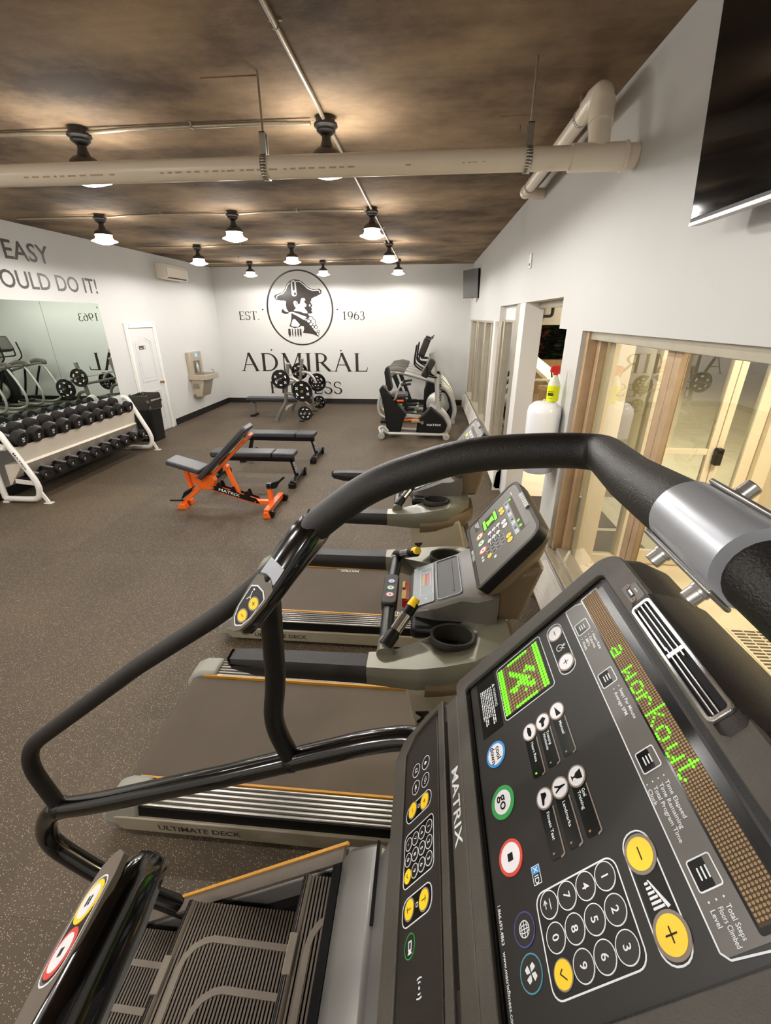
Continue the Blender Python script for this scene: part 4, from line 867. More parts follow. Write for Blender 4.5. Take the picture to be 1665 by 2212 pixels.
    for (a, b, m, r) in ((118, 84, 'yellow_key', 14), (150, 84, 'yellow_key', 14), (228, 92, 'key_white', 14), (262, 92, 'key_white', 14), (352, 92, 'yellow_key', 14), (386, 92, 'yellow_key', 14), (210, 122, 'key_white', 11), (210, 147, 'key_white', 11), (210, 172, 'key_white', 11), (262, 132, 'key_white', 11), (262, 157, 'key_white', 11), (262, 182, 'key_white', 11)):
        key_round(f, t, a, b, r, m); f.rr(pd, a-1, a+5, b-1, b+1, .3, 1.2, 1.4)
    for a, b in ((210, 122), (210, 147), (210, 172), (262, 132), (262, 157), (262, 182)): f.rr(pd, a+12, a+44, b-7, b+8, 1.5, 0, .4); f.rr(pr, a+16, a+36, b-2, b+1, .3, .4, .6)
    for a, b in ((101, 67), (210, 75), (335, 75)): f.rring(pd, a, a+68, b, b+34, 16, 1.5, 0, .5)
    mb = MB(); f.rr(mb, 70, 160, 108, 200, 4, 0, .5); mb.build('profile_display', 'screen_black', t, smooth=False)
    mb = MB(); f.rr(mb, 76, 154, 114, 128, 1, .5, 1); f.rr(mb, 76, 154, 180, 194, 1, .5, 1); f.plate(mb, [(92, 136), (140, 132), (136, 150), (146, 172), (100, 176), (106, 156)], .5, 1); mb.build('lit_profile', 'led_on', t, smooth=False)
    f.rr(pd, 10, 100, 212, 244, 2, 0, .4)
    for k in range(5): f.rr(pr, 24, 90-k*9, 217+k*5, 219+k*5, .3, .4, .6)
    for a, m in ((160, 'yellow_trim'), (222, 'print_green'), (284, 'print_pink')): key_round(f, t, a, 226, 22, 'key_white', m, 6)
    for k in range(3): f.rr(pd, 156+62*k, 164+62*k, 222, 230, 1, 1.2, 1.5)
    for i in range(3):
        for j in range(4):
            if (i, j) == (2, 3): key_round(f, t, 310+26*i, 122+26*j, 12, 'yellow_key')
            else: mb = MB(); f.disc(mb, 310+26*i, 122+26*j, 11, 0, .8, n=14); mb.build('number_key', 'key_black', t, smooth=False); f.cring(pr, 310+26*i, 122+26*j, 11.8, 1, 0, 1, n=16)
    f.rr(pr, 392, 406, 170, 182, 1, 0, .5)
    for a in (330, 352): f.disc(pr, a, 236, 7, 0, .5, n=10)
    pr.build('console_print', 'print_white', t, smooth=False, kind='stuff', recalc=False); pd.build('console_print', 'print_dark', t, smooth=False, kind='stuff', recalc=False)
    mb = MB(); f.rr(mb, 168, 300, -38, -18, 2, 0, 10); mb.build('fan_grille', 'steel', t)
    for k in range(4): mb = MB(); f.rr(mb, 172, 296, -36+5*k, -34+5*k, .5, 10, 10.8); mb.build('grille_slot', 'step_dark', t, smooth=False)
    MB().loft([[(.20, yc-.18, 1.10), (.40, yc-.18, 1.10), (.40, yc+.18, 1.10), (.20, yc+.18, 1.10)], [(.24, yc-.20, 1.28), (.46, yc-.20, 1.36), (.46, yc+.20, 1.36), (.24, yc+.20, 1.28)]]).build('console_neck', 'olive_under', t, bevel=.02)
    return t
tr1 = treadmill('nearest treadmill, lit green display, directly beyond the stair climber rails')
tr2 = copy_tree(tr1, loc=(-.24, 2.965, 0)); tr2['label'] = 'farther treadmill, half hidden behind the black overhead bar'
for c in kids(tr1):
    if c.name.startswith('belt_lettering'): bpy.data.objects.remove(c)      # the nearer belt shows no lettering
for c in kids(tr2):
    if c.data and c.data.materials and c.data.materials[0] == MATS['led_on']: c.data = c.data.copy(); c.data.materials[0] = MATS['screen_grey']; c.name = 'unlit_digit'
tag(MB().tube([(.66, 1.66, .03), (.72, 1.72, .008), (.80, 1.95, .008), (.90, 2.05, .008), (.93, 2.20, .02)], .006, n=8, bend=.05).build('power_cord', 'plastic_black'), 'black power cord on the floor in front of the nearest treadmill', 'cord')

# ================================================================== STAIR CLIMBER
sc_ = thing('stair_climber', 'black stair climber in the foreground with green message display', 'stair climber', (-.3, .44, 0))
YR, YN = .75, -.04
# --- revolving steps
noses = [(-.296, .761), (-.675, .559), (-1.045, .357)]
for i, (x, z) in enumerate(noses):
    st = MB(); xb = noses[i-1][0]+.0 if i else .02; y0, y1 = .16, .70
    st.box(x+.01, xb, y0, y1, z-.035, z-.012)
    tr = st.build('step_tread', 'step_dark', sc_)
    L = xb-x-.03; nr = 36 if i else 30
    for k in range(nr): MB().box(x+.022+L*k/nr, x+.022+L*(k+.55)/nr, y0, y1, z-.012, z-.004).build('tread_rib', 'step_rib', tr, smooth=False)
    for j, (yk, xk) in enumerate(((.615, .045), (.515, .115), (.415, .19))):
        w_ = .008; pts = [(xb-.03, yk), (x+xk+.07, yk+.002)]+[(x+xk+.07-.07*math.sin(a), yk-.07+.07*math.cos(a)) for a in [math.radians(q) for q in (20, 45, 70, 90)]]+[(x+xk, y0)]
        mb = ribbon(MB(), pts, .016, z-.012, z-.0025)
        mb.build('tread_band', 'step_band', tr, smooth=False)
    MB().cyl((x+.01, y0, z-.012), (x+.01, y1, z-.012), .013, n=14).build('step_nose', 'step_rib', sc_)
    for k in range(5): a = math.radians(100+k*24); MB().cyl((x+.01+.0128*math.cos(a), y0, z-.012+.0128*math.sin(a)), (x+.01+.0128*math.cos(a), y1, z-.012+.0128*math.sin(a)), .0018, n=5).build('nose_rib', 'step_dark', sc_)
    for ya, yb in ((.57, .49), (.35, .265)): MB().prism(rrect(x-.005, x+.018, yb, ya, .003), 'z', z-.022, z+.004).build('step_clip', 'step_band', sc_, bevel=.004)
    rs = MB(); rs.box(x+.022, x+.035, y0, y1, z-.21, z-.03); r_ = rs.build('step_riser', 'step_dark', sc_)
    for k in range(12): MB().box(x+.017, x+.023, y0, y1, z-.205+.015*k, z-.198+.015*k).build('riser_rib', 'step_rib', r_, smooth=False)
# --- sides with yellow edge
for y, yo in ((.725, .775), (.085, .135)):
    MB().prism([(-1.30, .03), (.55, .03), (.55, .82), (-.178, .775), (-.927, .275), (-1.30, .06)], 'y', y, yo).build('side_panel', 'shroud_grey', sc_, bevel=.006)
    MB().beam((-.99, (y+yo)/2, .25), (-.19, (y+yo)/2, .782), .05, .012, (0, 0, 1)).build('side_cap', 'step_rib', sc_)
    ys = yo-.006 if y > .4 else y+.006
    MB().beam((-.96, ys, .278), (-.182, ys, .796), .009, .009, (0, 0, 1)).build('yellow_edge', 'yellow_trim', sc_)
    MB().prism([(-1.30, .03), (.5, .03), (.5, .6), (-.178, .70), (-.9, .22)], 'y', *((.700, .724) if y > .4 else (.136, .160))).build('inner_panel', 'step_dark', sc_)
# --- front shroud above the steps
for q, (nm, m, pl, yy) in enumerate((('shroud_lip', 'shroud_grey', [(-.19, .60), (-.19, .80), (-.165, .845), (-.09, .885), (-.05, .86), (-.05, .60)], (.13, .735)), ('front_shroud', 'shroud_grey', [(-.085, .60), (-.085, .88), (-.03, 1.05), (.02, 1.25), (.30, 1.35), (.55, 1.0), (.60, .03), (-.085, .03)], (.18, .70)))):
    MB().prism(pl, 'y', *yy).build(nm, m, sc_, bevel=.014)
MB().box(-.215, -.19, .15, .71, .45, .80).build('shroud_gap', 'step_dark', sc_)
MB().box(-.192, -.188, .15, .71, .66, .80).build('shroud_edge', 'steel', sc_)
MB().box(-.093, -.084, .55, .735, .60, .885).build('shroud_seam', 'step_dark', sc_)
MB().prism([(-.075, .82), (-.04, .90), (.03, .99), (.2, 1.02), (.2, .82)], 'y', .70, .74).build('shroud_corner', 'shroud_grey', sc_, bevel=.012)
MB().prism([(.0, 1.15), (-.01, 1.30), (.05, 1.42), (.20, 1.62), (.33, 1.62), (.42, 1.30), (.40, 1.15)], 'y', .26, .64).build('console_mast', 'plastic_charcoal', sc_, bevel=.03)
MB().box(-1.25, .6, .12, .74, 0, .05).build('base_frame', 'plastic_black', sc_)
# --- far rail
MB().tube([(-1.04, YR, .862), (-1.087, YR, 1.10), (-.657, .75, 1.447), (-.401, .745, 1.633), (-.27, .735, 1.76), (-.225, .72, 1.82)], .0205, n=18, bend=.11, seg=8).build('handrail', 'grip_rubber', sc_)
MB().tube([(-.236, .72, 1.805), (-.176, .71, 1.867), (-.085, .71, 1.938), (.065, .71, 1.992), (.18, .71, 2.002), (.277, .70, 2.006), (.248, .52, 2.022), (.219, .34, 2.049)], .0284, n=24, bend=.10, seg=9).build('overhead_bar', 'grip_rubber', sc_)
MB().tube([(.219, .28, 2.049), (.25, .11, 2.02), (.277, YN, 2.004), (.18, YN, 2.0), (.06, YN, 1.99), (-.09, YN, 1.935), (-.22, YN, 1.82), (-.34, YN, 1.62)], .0265, n=24, bend=.075, seg=8).build('overhead_bar', 'grip_rubber', sc_)
MB().tube([(-.305, .735, 1.73), (-.325, .748, 1.42), (-.350, .75, 1.295), (-.312, .75, 1.163)], .0235, n=18, bend=.07).build('rail_post', 'tube_black', sc_)
MB().tube([(-.70, YR, .355), (-.99, YR, .515), (-1.15, YR, .70), (-1.085, YR, .858), (-.93, YR, .905), (-.484, YR, 1.087), (-.10, YR, 1.255), (.02, YR-.01, 1.295), (.13, YR-.1, 1.30)], .0285, n=20, bend=.09, seg=7).build('lower_rail', 'gloss_black', sc_)
for p, q in (((-1.05, YR, .865), (-1.03, YR, .885)), ((-.325, YR, 1.135), (-.302, YR, 1.19))): MB().ball(((p[0]+q[0])/2, YR, (p[2]+q[2])/2), .031, 12, 8).build('weld_bead', 'tube_black', sc_)
MB().tube([(-1.04, YN, .862), (-1.087, YN, 1.10), (-.657, YN, 1.447), (-.34, YN, 1.62)], .0205, n=14, bend=.11).build('handrail', 'grip_rubber', sc_)
MB().tube([(-.34, YN, 1.62), (-.34, YN, 1.2), (-.3, YN, 1.163)], .0235, n=14, bend=.07).build('rail_post', 'tube_black', sc_)
MB().tube([(-1.14, YN, .70), (-1.06, YN, .86), (-.484, YN, 1.087), (0.0, YN, 1.29), (.13, YN+.1, 1.30)], .0285, n=14, bend=.09).build('lower_rail', 'gloss_black', sc_)
MB().tube([(-1.085, YN, .862), (-1.125, YN, .76), (-1.085, YN, .625), (-.93, .03, .48), (-.72, .11, .40)], .0275, n=14, bend=.10).build('rear_leg', 'tube_black', sc_)
# --- clamp at the middle of the bar
MB().cyl((.2165, .262, 2.0505), (.2215, .356, 2.0475), .0300, n=40).build('bar_clamp', 'clamp_silver', sc_, angle=50)
dU, dS = V((.65, 0, .76)), V((.76, 0, -.65)); cC = V((.219, 0, 2.049))
for s in (-1, 1):
    c = cC+dU*s*.0306; MB().obox((c.x, .309, c.z), (dS, (0, 1, 0), dU), (.012, .048, .0022)).build('clamp_flange', 'steel', sc_, bevel=.002)
    for y in (.333, .279):
        p = cC+dU*s*.0326; p.y = y; q = [p+dU*s*h for h in (0, .0028, .0032, .0118, .0128)]
        MB().tube(q, [.0074, .0074, .0066, .0066, .0058], n=20, bend=0).build('clamp_bolt', 'steel', sc_, angle=25)
# --- control pods
def pod(c, axis, nrm, L, secs, name):
    """elongated pod: axis from tip to root, nrm = up out of the key face"""
    A = V(axis).normalized(); N = V(nrm); N = (N-A*N.dot(A)).normalized(); S = A.cross(N); R = []
    for t, w, h, dn in secs:
        p = V(c)+A*L*t; R.append([p+S*w*x+N*(h*y-dn) for x, y in ((-1, .72), (-.78, 1), (.78, 1), (1, .72), (1, -.3), (.6, -1), (-.6, -1), (-1, -.3))])
    return MB().loft(R).build(name, 'gloss_black', sc_, angle=60), A, N, S
tip, root = V((-.325, .622, 1.672)), V((-.202, .708, 1.842))
AX = (root-tip)
o, A, N, S = pod(tip, AX, (-.25, -.55, .80), AX.length, [(0, .006, .008, .010), (.05, .016, .015, .006), (.2, .024, .02, .003), (.42, .029, .022, 0), (.6, .030, .024, .0), (.8, .0295, .028, .002), (.95, .029, .029, .004), (1.06, .026, .027, .006), (1.10, .018, .02, .008)], 'left_control_pod')
f = Face(tip+N*.0225, S, A)
mb = MB(); f.plate(mb, [(-3, -3), (-15, -14), (-22, -36), (-27, -80), (-26, -108), (-12, -114), (0, -108), (12, -114), (26, -108), (27, -80), (22, -36), (15, -14), (3, -3)], -8, .4); mb.build('pod_face', 'step_rib', o)
pts = [(-2, -16), (-12, -24), (-19, -44), (-21, -84), (-9, -92), (9, -92), (21, -84), (19, -44), (12, -24), (2, -16)]
mb = MB(); f.plate(mb, pts, .4, .8); mb.build('pod_plate', 'key_black', o, smooth=False)
mb = MB(); f.ring(mb, [(a*1.08, (b+54)*1.07-54) for a, b in pts], pts, .4, 1.0)
for k, (a, b) in enumerate(((2, -36), (8, -66))):
    key_round(f, o, a, b, 13, 'yellow_key', 'key_rim', 2.5, 'pod_button', n=2.2); g = MB(); f.stroke(g, [(a-4, b), (a+4, b)], 1, 2.2, 2.4)
    if k: f.stroke(g, [(a, b-4), (a, b+4)], 1, 2.2, 2.4)
    g.build('pod_glyph', 'print_dark', o, smooth=False)
f.stroke(mb, [(-12, -80), (-9, -70), (-13, -62)], 1.6, .8, 1.1); f.stroke(mb, [(-9, -70), (-4, -66)], 1.6, .8, 1.1); f.disc(mb, -11, -84, 2.2, .8, 1.1, n=8); mb.build('pod_outline', 'print_white', o, smooth=False)
mb = MB(); f.plate(mb, [(-22, -114), (-8, -120), (8, -120), (22, -114), (22, -150), (-22, -150)], .0, 2.2); mb.build('pod_collar', 'clamp_silver', o, bevel=.002)
tip = V((-.285, .262, 1.672)); AX = V((.012, -.32, .0))
o, A, N, S = pod(tip, AX, (-.66, 0, .75), .30, [(0, .010, .010, .012), (.03, .022, .018, .006), (.10, .027, .024, .001), (.2, .029, .027, 0), (.45, .030, .028, 0), (.75, .029, .028, 0), (1.0, .030, .03, 0)], 'right_control_pod')
f = Face(tip+N*.0285, -S, -A)
mb = MB(); f.plate(mb, [(-6, 12), (-20, 20), (-26, 40), (-27, 90), (-18, 140), (-4, 172), (6, 172), (16, 140), (24, 90), (25, 40), (20, 20), (6, 12)], -6, .5); mb.build('pod_face', 'step_rib', o)
mb = MB(); f.plate(mb, rrect(-16, 16, 37, 111, 15), .5, .9); mb.build('pod_plate', 'key_black', o, smooth=False)
mb = MB(); f.rring(mb, -19, 19, 34, 114, 17, 1.2, .5, 1.1); mb.build('pod_outline', 'print_white', o, smooth=False)
key_round(f, o, 0, 92, 17.5, 'key_white', 'print_red', 4, 'pod_button', n=1.8); key_round(f, o, 0, 55, 17.5, 'key_white', 'yellow_key', 4, 'pod_button', n=1.8)
g = MB(); f.rr(g, -3, 3, 89, 95, .4, 1.8, 2.1); f.rr(g, -4, -1, 51, 59, .4, 1.8, 2.1); f.rr(g, 1, 4, 51, 59, .4, 1.8, 2.1); g.build('pod_glyph', 'print_dark', o, smooth=False)
# --- main console of the climber (panel units are millimetres)
f = Face((.317, .70, 1.805), (0, -1, 0), (.6, 0, .8))
AR = 548                                   # right end of the console in panel units
def csec(i, n, tb=0, bb=0): return [f.p(a, b, n) for a, b in rrect(0+i, AR-i, -33+tb, 382-bb, (46, 46, 14, 14), 7)]
cb = MB().loft([csec(0, -3), csec(0, -8, -3), csec(2, -25, -16), csec(10, -60, -26, 20), csec(50, -105, -12, 60), csec(120, -125, 40, 120)]).build('console_back', 'plastic_charcoal', sc_, angle=45)
MB_ = MB(); f.ring(MB_, rrect(0, AR, -33, 382, (46, 46, 14, 14), 7), rrect(32, 513, 9, 356, (14, 14, 10, 10), 7), -4, 9)
bz = MB_.build('console_bezel', 'bezel_grey', sc_, bevel=.002)
# inner recess wall, then the screen
mb = MB(); f.ring(mb, rrect(31, 514, 8, 357, (14, 14, 10, 10), 6), rrect(35, 509, 18, 353, (10, 10, 8, 8), 6), -3, 2.0); mb.build('recess_edge', 'plastic_black', sc_)
mb = MB(); f.plate(mb, rrect(33, 512, 10, 356, 10), -6, .5); scr = mb.build('console_screen', 'screen_face', sc_, smooth=False)
f0 = f; f = Face(f.p(0, 0, 0), (0, -1, 0), (.6, 0, .8))
class Lift(Face):
    def p(s, a, b, n=0.0): return Face.p(s, a, b, n+0.5)
fs = Lift((.317, .70, 1.805), (0, -1, 0), (.6, 0, .8))
# measured positions were taken on the n=0 plane; shift so that the raised print lines up with it
ox, oy = 0.0, 0.0
wp = MB(); dp = MB()
mb = MB(); fs.plate(mb, rrect(44, 498, 34, 102, 6), 0, .25); mb.build('message_panel', 'screen_grey', scr, smooth=False)
mb = MB(); fs.plate(mb, [(50, 22), (505, 22), (505, 36), (50, 36)], .25, .3); fs.plate(mb, rrect(42, 494, 31, 66, 3), .25, .45); mb.build('display_window', 'screen_black', scr, smooth=False)
mb = MB(); fs.plate(mb, [(45, 34.5), (489, 34.5), (489, 63.5), (45, 63.5)], .45, .55); mb.build('led_board', 'led_back', scr, smooth=False)
pit = 3.62; lit = set(); 
for ch, c0 in zip('aworkout', (34, 46, 53, 59, 66, 72, 79, 85)):
    for r_i, row in enumerate(FONT[ch]):
        for c_i, q in enumerate(row):
            if q == '#': lit.add((c0+c_i, r_i))
led_dots(fs, scr, 47, 36.2, pit, 122, 8, lit, n=1.0)
# outline of the message panel
fs.stroke(wp, [(52, 66), (44, 78), (42, 100), (494, 103), (500, 97), (503, 60)], 1.5, .25, .6)
def menu(a):
    fs.rring(wp, a-13, a+13, 72, 97, 3, 1.3, .25, .7); fs.rr(dp, a-12, a+12, 80, 96, 2, .25, .5)
    for k in range(3): fs.rr(wp, a-5, a+5, 80+4.2*k, 81.6+4.2*k, .5, .5, .9)
for a in (96, 206, 331, 443): menu(a)
def legend(lines, a, b, wds, dy):
    for k, s_ in enumerate(lines): fs.text(wp, s_, a, b+dy*k, 6.6, .6, wd=wds[k]); fs.disc(wp, a-5.5, b-2.3+dy*k, .9, .25, .6, n=8)
legend(['Heart Rate', 'Calories', 'METs', 'Watts'], 123, 75.4, (33, 25, 15, 18), 6.9); legend(['Steps Per Minute', 'Average SPM'], 233, 77.3, (47, 37), 8.4)
legend(['Time Elapsed', 'Time Remaining', 'Total Program Time', 'Clock'], 359.5, 78.5, (39, 46, 56, 17), 7.4); legend(['Total Steps', 'Floors Climbed', 'Level'], 468.5, 80.4, (24, 27, 12), 7.4)
# time pill with white keys
fs.rring(wp, 46, 157, 118, 151, 15, 1.3, 0, .6); fs.rr(dp, 50, 153, 121, 148, 13, 0, .4)
for a, q in ((67, 0), (135, 1)):
    key_round(fs, scr, a, 134, 16, 'key_white', 'key_rim', 2.6, n=1.4); fs.stroke(dp, [(a-5, 134), (a+5, 134)], 1.1, 1.4, 1.7)
    if q: fs.stroke(dp, [(a, 129), (a, 139)], 1.1, 1.4, 1.7)
fs.cring(wp, 101, 136, 6.5, 1.1, .4, .8); fs.stroke(wp, [(101, 136), (103, 132.5)], .8, .4, .8); fs.rr(wp, 99.6, 102.4, 126, 129, .5, .4, .8); fs.cring(wp, 101, 125.6, 2.3, .7, .4, .8, n=10); fs.stroke(wp, [(105, 130.5), (107.5, 128)], 1.2, .4, .8)
# dot matrix profile window
fs.rring(wp, 42, 158, 165, 277, 7, 1.3, 0, .6); mb = MB(); fs.rr(mb, 44, 156, 167, 275, 6, 0, .4); mb.build('profile_window', 'screen_black', scr, smooth=False)
mb = MB(); fs.rr(mb, 49, 151, 173, 269, 1, .4, .5); mb.build('led_board', 'led_back', scr, smooth=False)
lit = {(c, r) for c in range(16) for r in (0, 1, 14, 15)} | {(0, r) for r in range(4, 12)} | {(15, r) for r in range(4, 12)}
fig = ["..........##..", "..........##..", ".......###....", "......####....", ".....####.....", "....##.####...", ".......###..#.", "......####....", ".....##.##....", "...###...##...", "..........##..", "..........#..."]
fig = ["......##......", ".....##...##..", "....##..#.##..", ".....#.####...", "......####.#..", ".....####.....", "....##.##.....", "...##...##....", "..##....##....", "........#....."]
for r_i, row in enumerate(fig):
    for c_i, q in enumerate(row):
        if q == '#': lit.add((c_i+1, r_i+3))
led_dots(fs, scr, 53, 177, 6.27, 16, 16, lit, n=1.0, rad=2.55)
# warning label
fs.rr(dp, 38, 160, 283, 332, 2, 0, .4); fs.text(wp, 'WARNING', 74, 293, 8.5, .6); fs.plate(wp, [(64, 293), (68, 285.5), (72, 293)], .4, .6)
rg2 = random.Random(4)
for k in range(7):
    a, e = 66-.5*k, 150-rg2.uniform(0, 26)
    while a < e: L = rg2.uniform(3, 10); fs.rr(wp, a, min(a+L, e), 296+4.4*k, 298.6+4.4*k, .3, .4, .6); a += L+1.6
# programme keys
def prog(a, b, lines, icon, led=False):
    fs.rr(dp, a-4, a+70, b-9, b+12, 4, 0, .5); mb = MB(); fs.stroke(mb, [(a+14, b-10), (a+69, b-10), (a+71, b-4)], 2.0, .2, .9); mb.build('key_edge', 'key_rim', scr, smooth=False)
    key_round(fs, scr, a, b, 14, 'key_white', 'key_rim', 2.0, n=1.3)
    for k, s_ in enumerate(lines): fs.text(wp, s_, a+17.5, b+(2.4 if len(lines) == 1 else -.8+6.8*k), 6.6, .8, wd={'Manual': 21, 'Training': 22, 'Workouts': 27, 'Heart Rate': 31, 'Goal': 9.5, 'Landmarks': 30, 'Fitness Test': 33}[s_])
    if icon == 'wedge': fs.plate(dp, [(a-8, b+2), (a+8, b+3), (a+8, b-6)], 1.3, 1.6)
    elif icon == 'arm': fs.plate(dp, [(a-7, b-2), (a-2, b-7), (a+2, b-2), (a+8, b-1), (a+8, b+4), (a+1, b+3), (a-3, b+7)], 1.3, 1.6)
    elif icon == 'heart': fs.plate(dp, [(a-9, b+2), (a-5, b-3), (a+3, b-4), (a+9, b-1), (a+6, b+3), (a-2, b+4)], 1.3, 1.6)
    elif icon == 'cup': fs.plate(dp, [(a-6, b-8), (a+6, b-8), (a+4, b), (a+1, b+3), (a+1, b+6), (a+4, b+8), (a-4, b+8), (a-1, b+6), (a-1, b+3), (a-4, b)], 1.3, 1.6)
    elif icon == 'tower': fs.plate(dp, [(a-.8, b-9), (a+.8, b-9), (a+2, b), (a+5, b+8), (a+3, b+8), (a, b+2), (a-3, b+8), (a-5, b+8), (a-2, b)], 1.3, 1.6)
    elif icon == 'shoe': fs.plate(dp, [(a-8, b+4), (a-6, b-4), (a-2, b-5), (a+2, b), (a+8, b+2), (a+8, b+5)], 1.3, 1.6)
    mb = MB(); fs.rr(mb, a+63, a+65, b+4, b+7, .4, .5, 1.0); mb.build('key_led', 'led_on' if led else 'led_off', scr, smooth=False)
prog(201, 178, ['Manual'], 'wedge'); prog(202, 207, ['Training', 'Workouts'], 'arm'); prog(203, 235, ['Heart Rate'], 'heart', True)
prog(302, 180, ['Goal', 'Training'], 'cup'); prog(303, 209, ['Landmarks'], 'tower'); prog(304, 237, ['Fitness Test'], 'shoe')
# big keys
key_round(fs, scr, 199, 309, 21, 'key_white', 'print_blue', 4, n=1.4); fs.text(dp, 'cool', 199, 307, 13, 1.7, 'c'); fs.text(dp, 'down', 199, 319, 13, 1.7, 'c')
key_round(fs, scr, 275, 310, 23, 'key_white', 'print_green', 6.5, n=1.4); fs.text(dp, 'go', 275, 315, 22, 1.7, 'c')
key_round(fs, scr, 346, 311, 21, 'key_white', 'print_red', 4, n=1.4); fs.rr(dp, 341.5, 350.5, 306.5, 315.5, .5, 1.4, 1.7)
mb = MB(); fs.rr(mb, 369, 377, 269, 281, .5, .2, .6); mb.build('id_badge', 'print_blue', scr, smooth=False); fs.stroke(wp, [(370.5, 272), (375.5, 278)], 1.2, .6, .8); fs.stroke(wp, [(375.5, 272), (370.5, 278)], 1.2, .6, .8); fs.rring(wp, 368.5, 388, 268.5, 281.5, .6, .8, .2, .6); fs.text(wp, 'ID', 378.6, 278.6, 9.5, .6)
for a, m in ((421, 'print_navy'), (458, 'print_teal')):
    mb = MB(); fs.disc(mb, a, 307, 15, 0, .8, n=24); mb.build('round_key', 'key_black', scr, angle=30); mb = MB(); fs.cring(mb, a, 307, 16.2, 1.3, 0, 1.0); mb.build('key_ring', m, scr, smooth=False)
fs.cring(wp, 421, 307, 8, 1, .8, 1.1, n=20); fs.stroke(wp, [(413, 307), (429, 307)], .9, .8, 1.1); fs.stroke(wp, [(421, 299), (421, 315)], .9, .8, 1.1); fs.stroke(wp, [(414.5, 303), (427.5, 303)], .8, .8, 1.1); fs.stroke(wp, [(414.5, 311), (427.5, 311)], .8, .8, 1.1); fs.ring(wp, [(421+4*math.cos(k*.524), 307+8*math.sin(k*.524)) for k in range(12)], [(421+3.2*math.cos(k*.524), 307+7.2*math.sin(k*.524)) for k in range(12)], .8, 1.1)
for k in range(4):
    a = math.radians(90*k+20); fs.plate(wp, [(458+q*math.cos(a+t_), 307+q*math.sin(a+t_)) for q, t_ in ((1, 0), (6, -.35), (9, .1), (8, .7), (4, .7))], .8, 1.1)
fs.text(wp, '1.866.693.4863   www.matrixfitness.com', 388, 345, 6.6, .6, wd=104)
# number pad
fs.rring(wp, 396, 487, 167, 284, 13, 1.5, 0, .6); fs.rr(dp, 398, 485, 169, 282, 12, 0, .3)
for i, row in enumerate((('1', '2', '3'), ('4', '5', '6'), ('7', '8', '9'), ('<', '0', 'v'))):
    for j, s_ in enumerate(row):
        a, b = 411+29*j, 184.5+26.8*i
        if s_ == 'v':
            key_round(fs, scr, a, b, 12.6, 'yellow_key', 'key_rim', 1.2, n=1.4); fs.stroke(dp, [(a-4, b), (a-1, b+3.5), (a+5, b-4)], 1.1, 1.4, 1.7); continue
        mb = MB(); fs.disc(mb, a, b, 12.4, .3, 1.1, n=24); mb.build('number_key', 'key_black', scr, angle=30); fs.cring(wp, a, b, 13.2, .95, .3, 1.2)
        if s_ == '<': fs.stroke(wp, [(a-5, b-2), (a+5, b-2)], 1.1, 1.1, 1.4); fs.stroke(wp, [(a-1, b+2.5), (a-5, b+5), (a-1, b+7.5)], 1, 1.1, 1.4); fs.stroke(wp, [(a-5, b+5), (a+3, b+5)], 1, 1.1, 1.4)
        else: fs.text(wp, s_, a, b+4.2, 12.5, 1.4, 'c')
# level pill with yellow keys
fs.rring(wp, 386, 494, 121, 155, 16, 1.5, 0, .6); fs.rr(dp, 389, 491, 124, 152, 14, 0, .4)
for a, q in ((408, 0), (473, 1)):
    key_round(fs, scr, a, 137, 18, 'yellow_key', 'key_rim', 3.2, n=1.6); fs.stroke(dp, [(a-6, 137), (a+6, 137)], 1.3, 1.6, 1.9)
    if q: fs.stroke(dp, [(a, 131), (a, 143)], 1.3, 1.6, 1.9)
for k in range(6): fs.rr(wp, 431+4*k, 433.2+4*k, 141-1.7*k, 145, .2, .4, .8)
fs.plate(wp, [(430, 139.5), (454, 127), (455, 130.5), (430, 141)], .4, .8)
wp.build('white_print', 'print_white', scr, smooth=False, kind='stuff', recalc=False); dp.build('dark_print', 'screen_black', scr, smooth=False, kind='stuff', recalc=False)
# --- top hood with fan vent and data port
up_, nn = f.u, f.n
def hp(a, b, n): return f.p(a, b, n)
prof = [(4, 4), (0, 10), (-8, 14), (-30, 13), (-37, 7), (-52, -25), (-62, -70), (-58, -112)]
MB().loft([[hp(a, b*kb, n*kn) for b, n in prof]+[hp(a, -20, -112)] for a, kb, kn in ((132, .8, .55), (142, 1, 1), (250, 1.04, 1.02), (352, 1, 1), (364, .8, .55))]).build('fan_hood', 'plastic_charcoal', sc_, angle=30, bevel=.002)
fv = Face(f.p(0, -13, 14.2), (0, -1, 0), f.u)
mb = MB(); fv.plate(mb, rrect(156, 342, -14, 12, 5), -3, .2); mb.build('vent_well', 'step_dark', sc_, smooth=False)
mb = MB(); fv.ring(mb, rrect(152, 346, -17, 15, 7), rrect(157, 341, -12, 10, 4), 0, 4.5); vf = mb.build('vent_frame', 'chrome', sc_, bevel=.001)
for b, (a0, a1) in ((-8, (158, 262)), (-1.5, (158, 340)), (4.5, (238, 340))):
    mb = MB(); fv.rr(mb, a0, a1, b, b+1.5, .5, .5, 3.4); mb.build('vent_louver', 'steel', vf)
mb = MB(); fv.rr(mb, 247, 253, -12, 10, .6, .3, 2.6); fv.rr(mb, 158, 240, 6, 8, .6, .2, 1.2); mb.build('vent_divider', 'steel', vf)
fu = Face(f.p(0, 0, 9.2), (0, -1, 0), f.u)
mb = MB(); fu.plate(mb, [(96, -6), (104, -27), (136, -27), (140, -20), (134, -3), (98, -3)], 0, 1.4); us = mb.build('port_plate', 'plastic_grey', sc_, bevel=.0006)
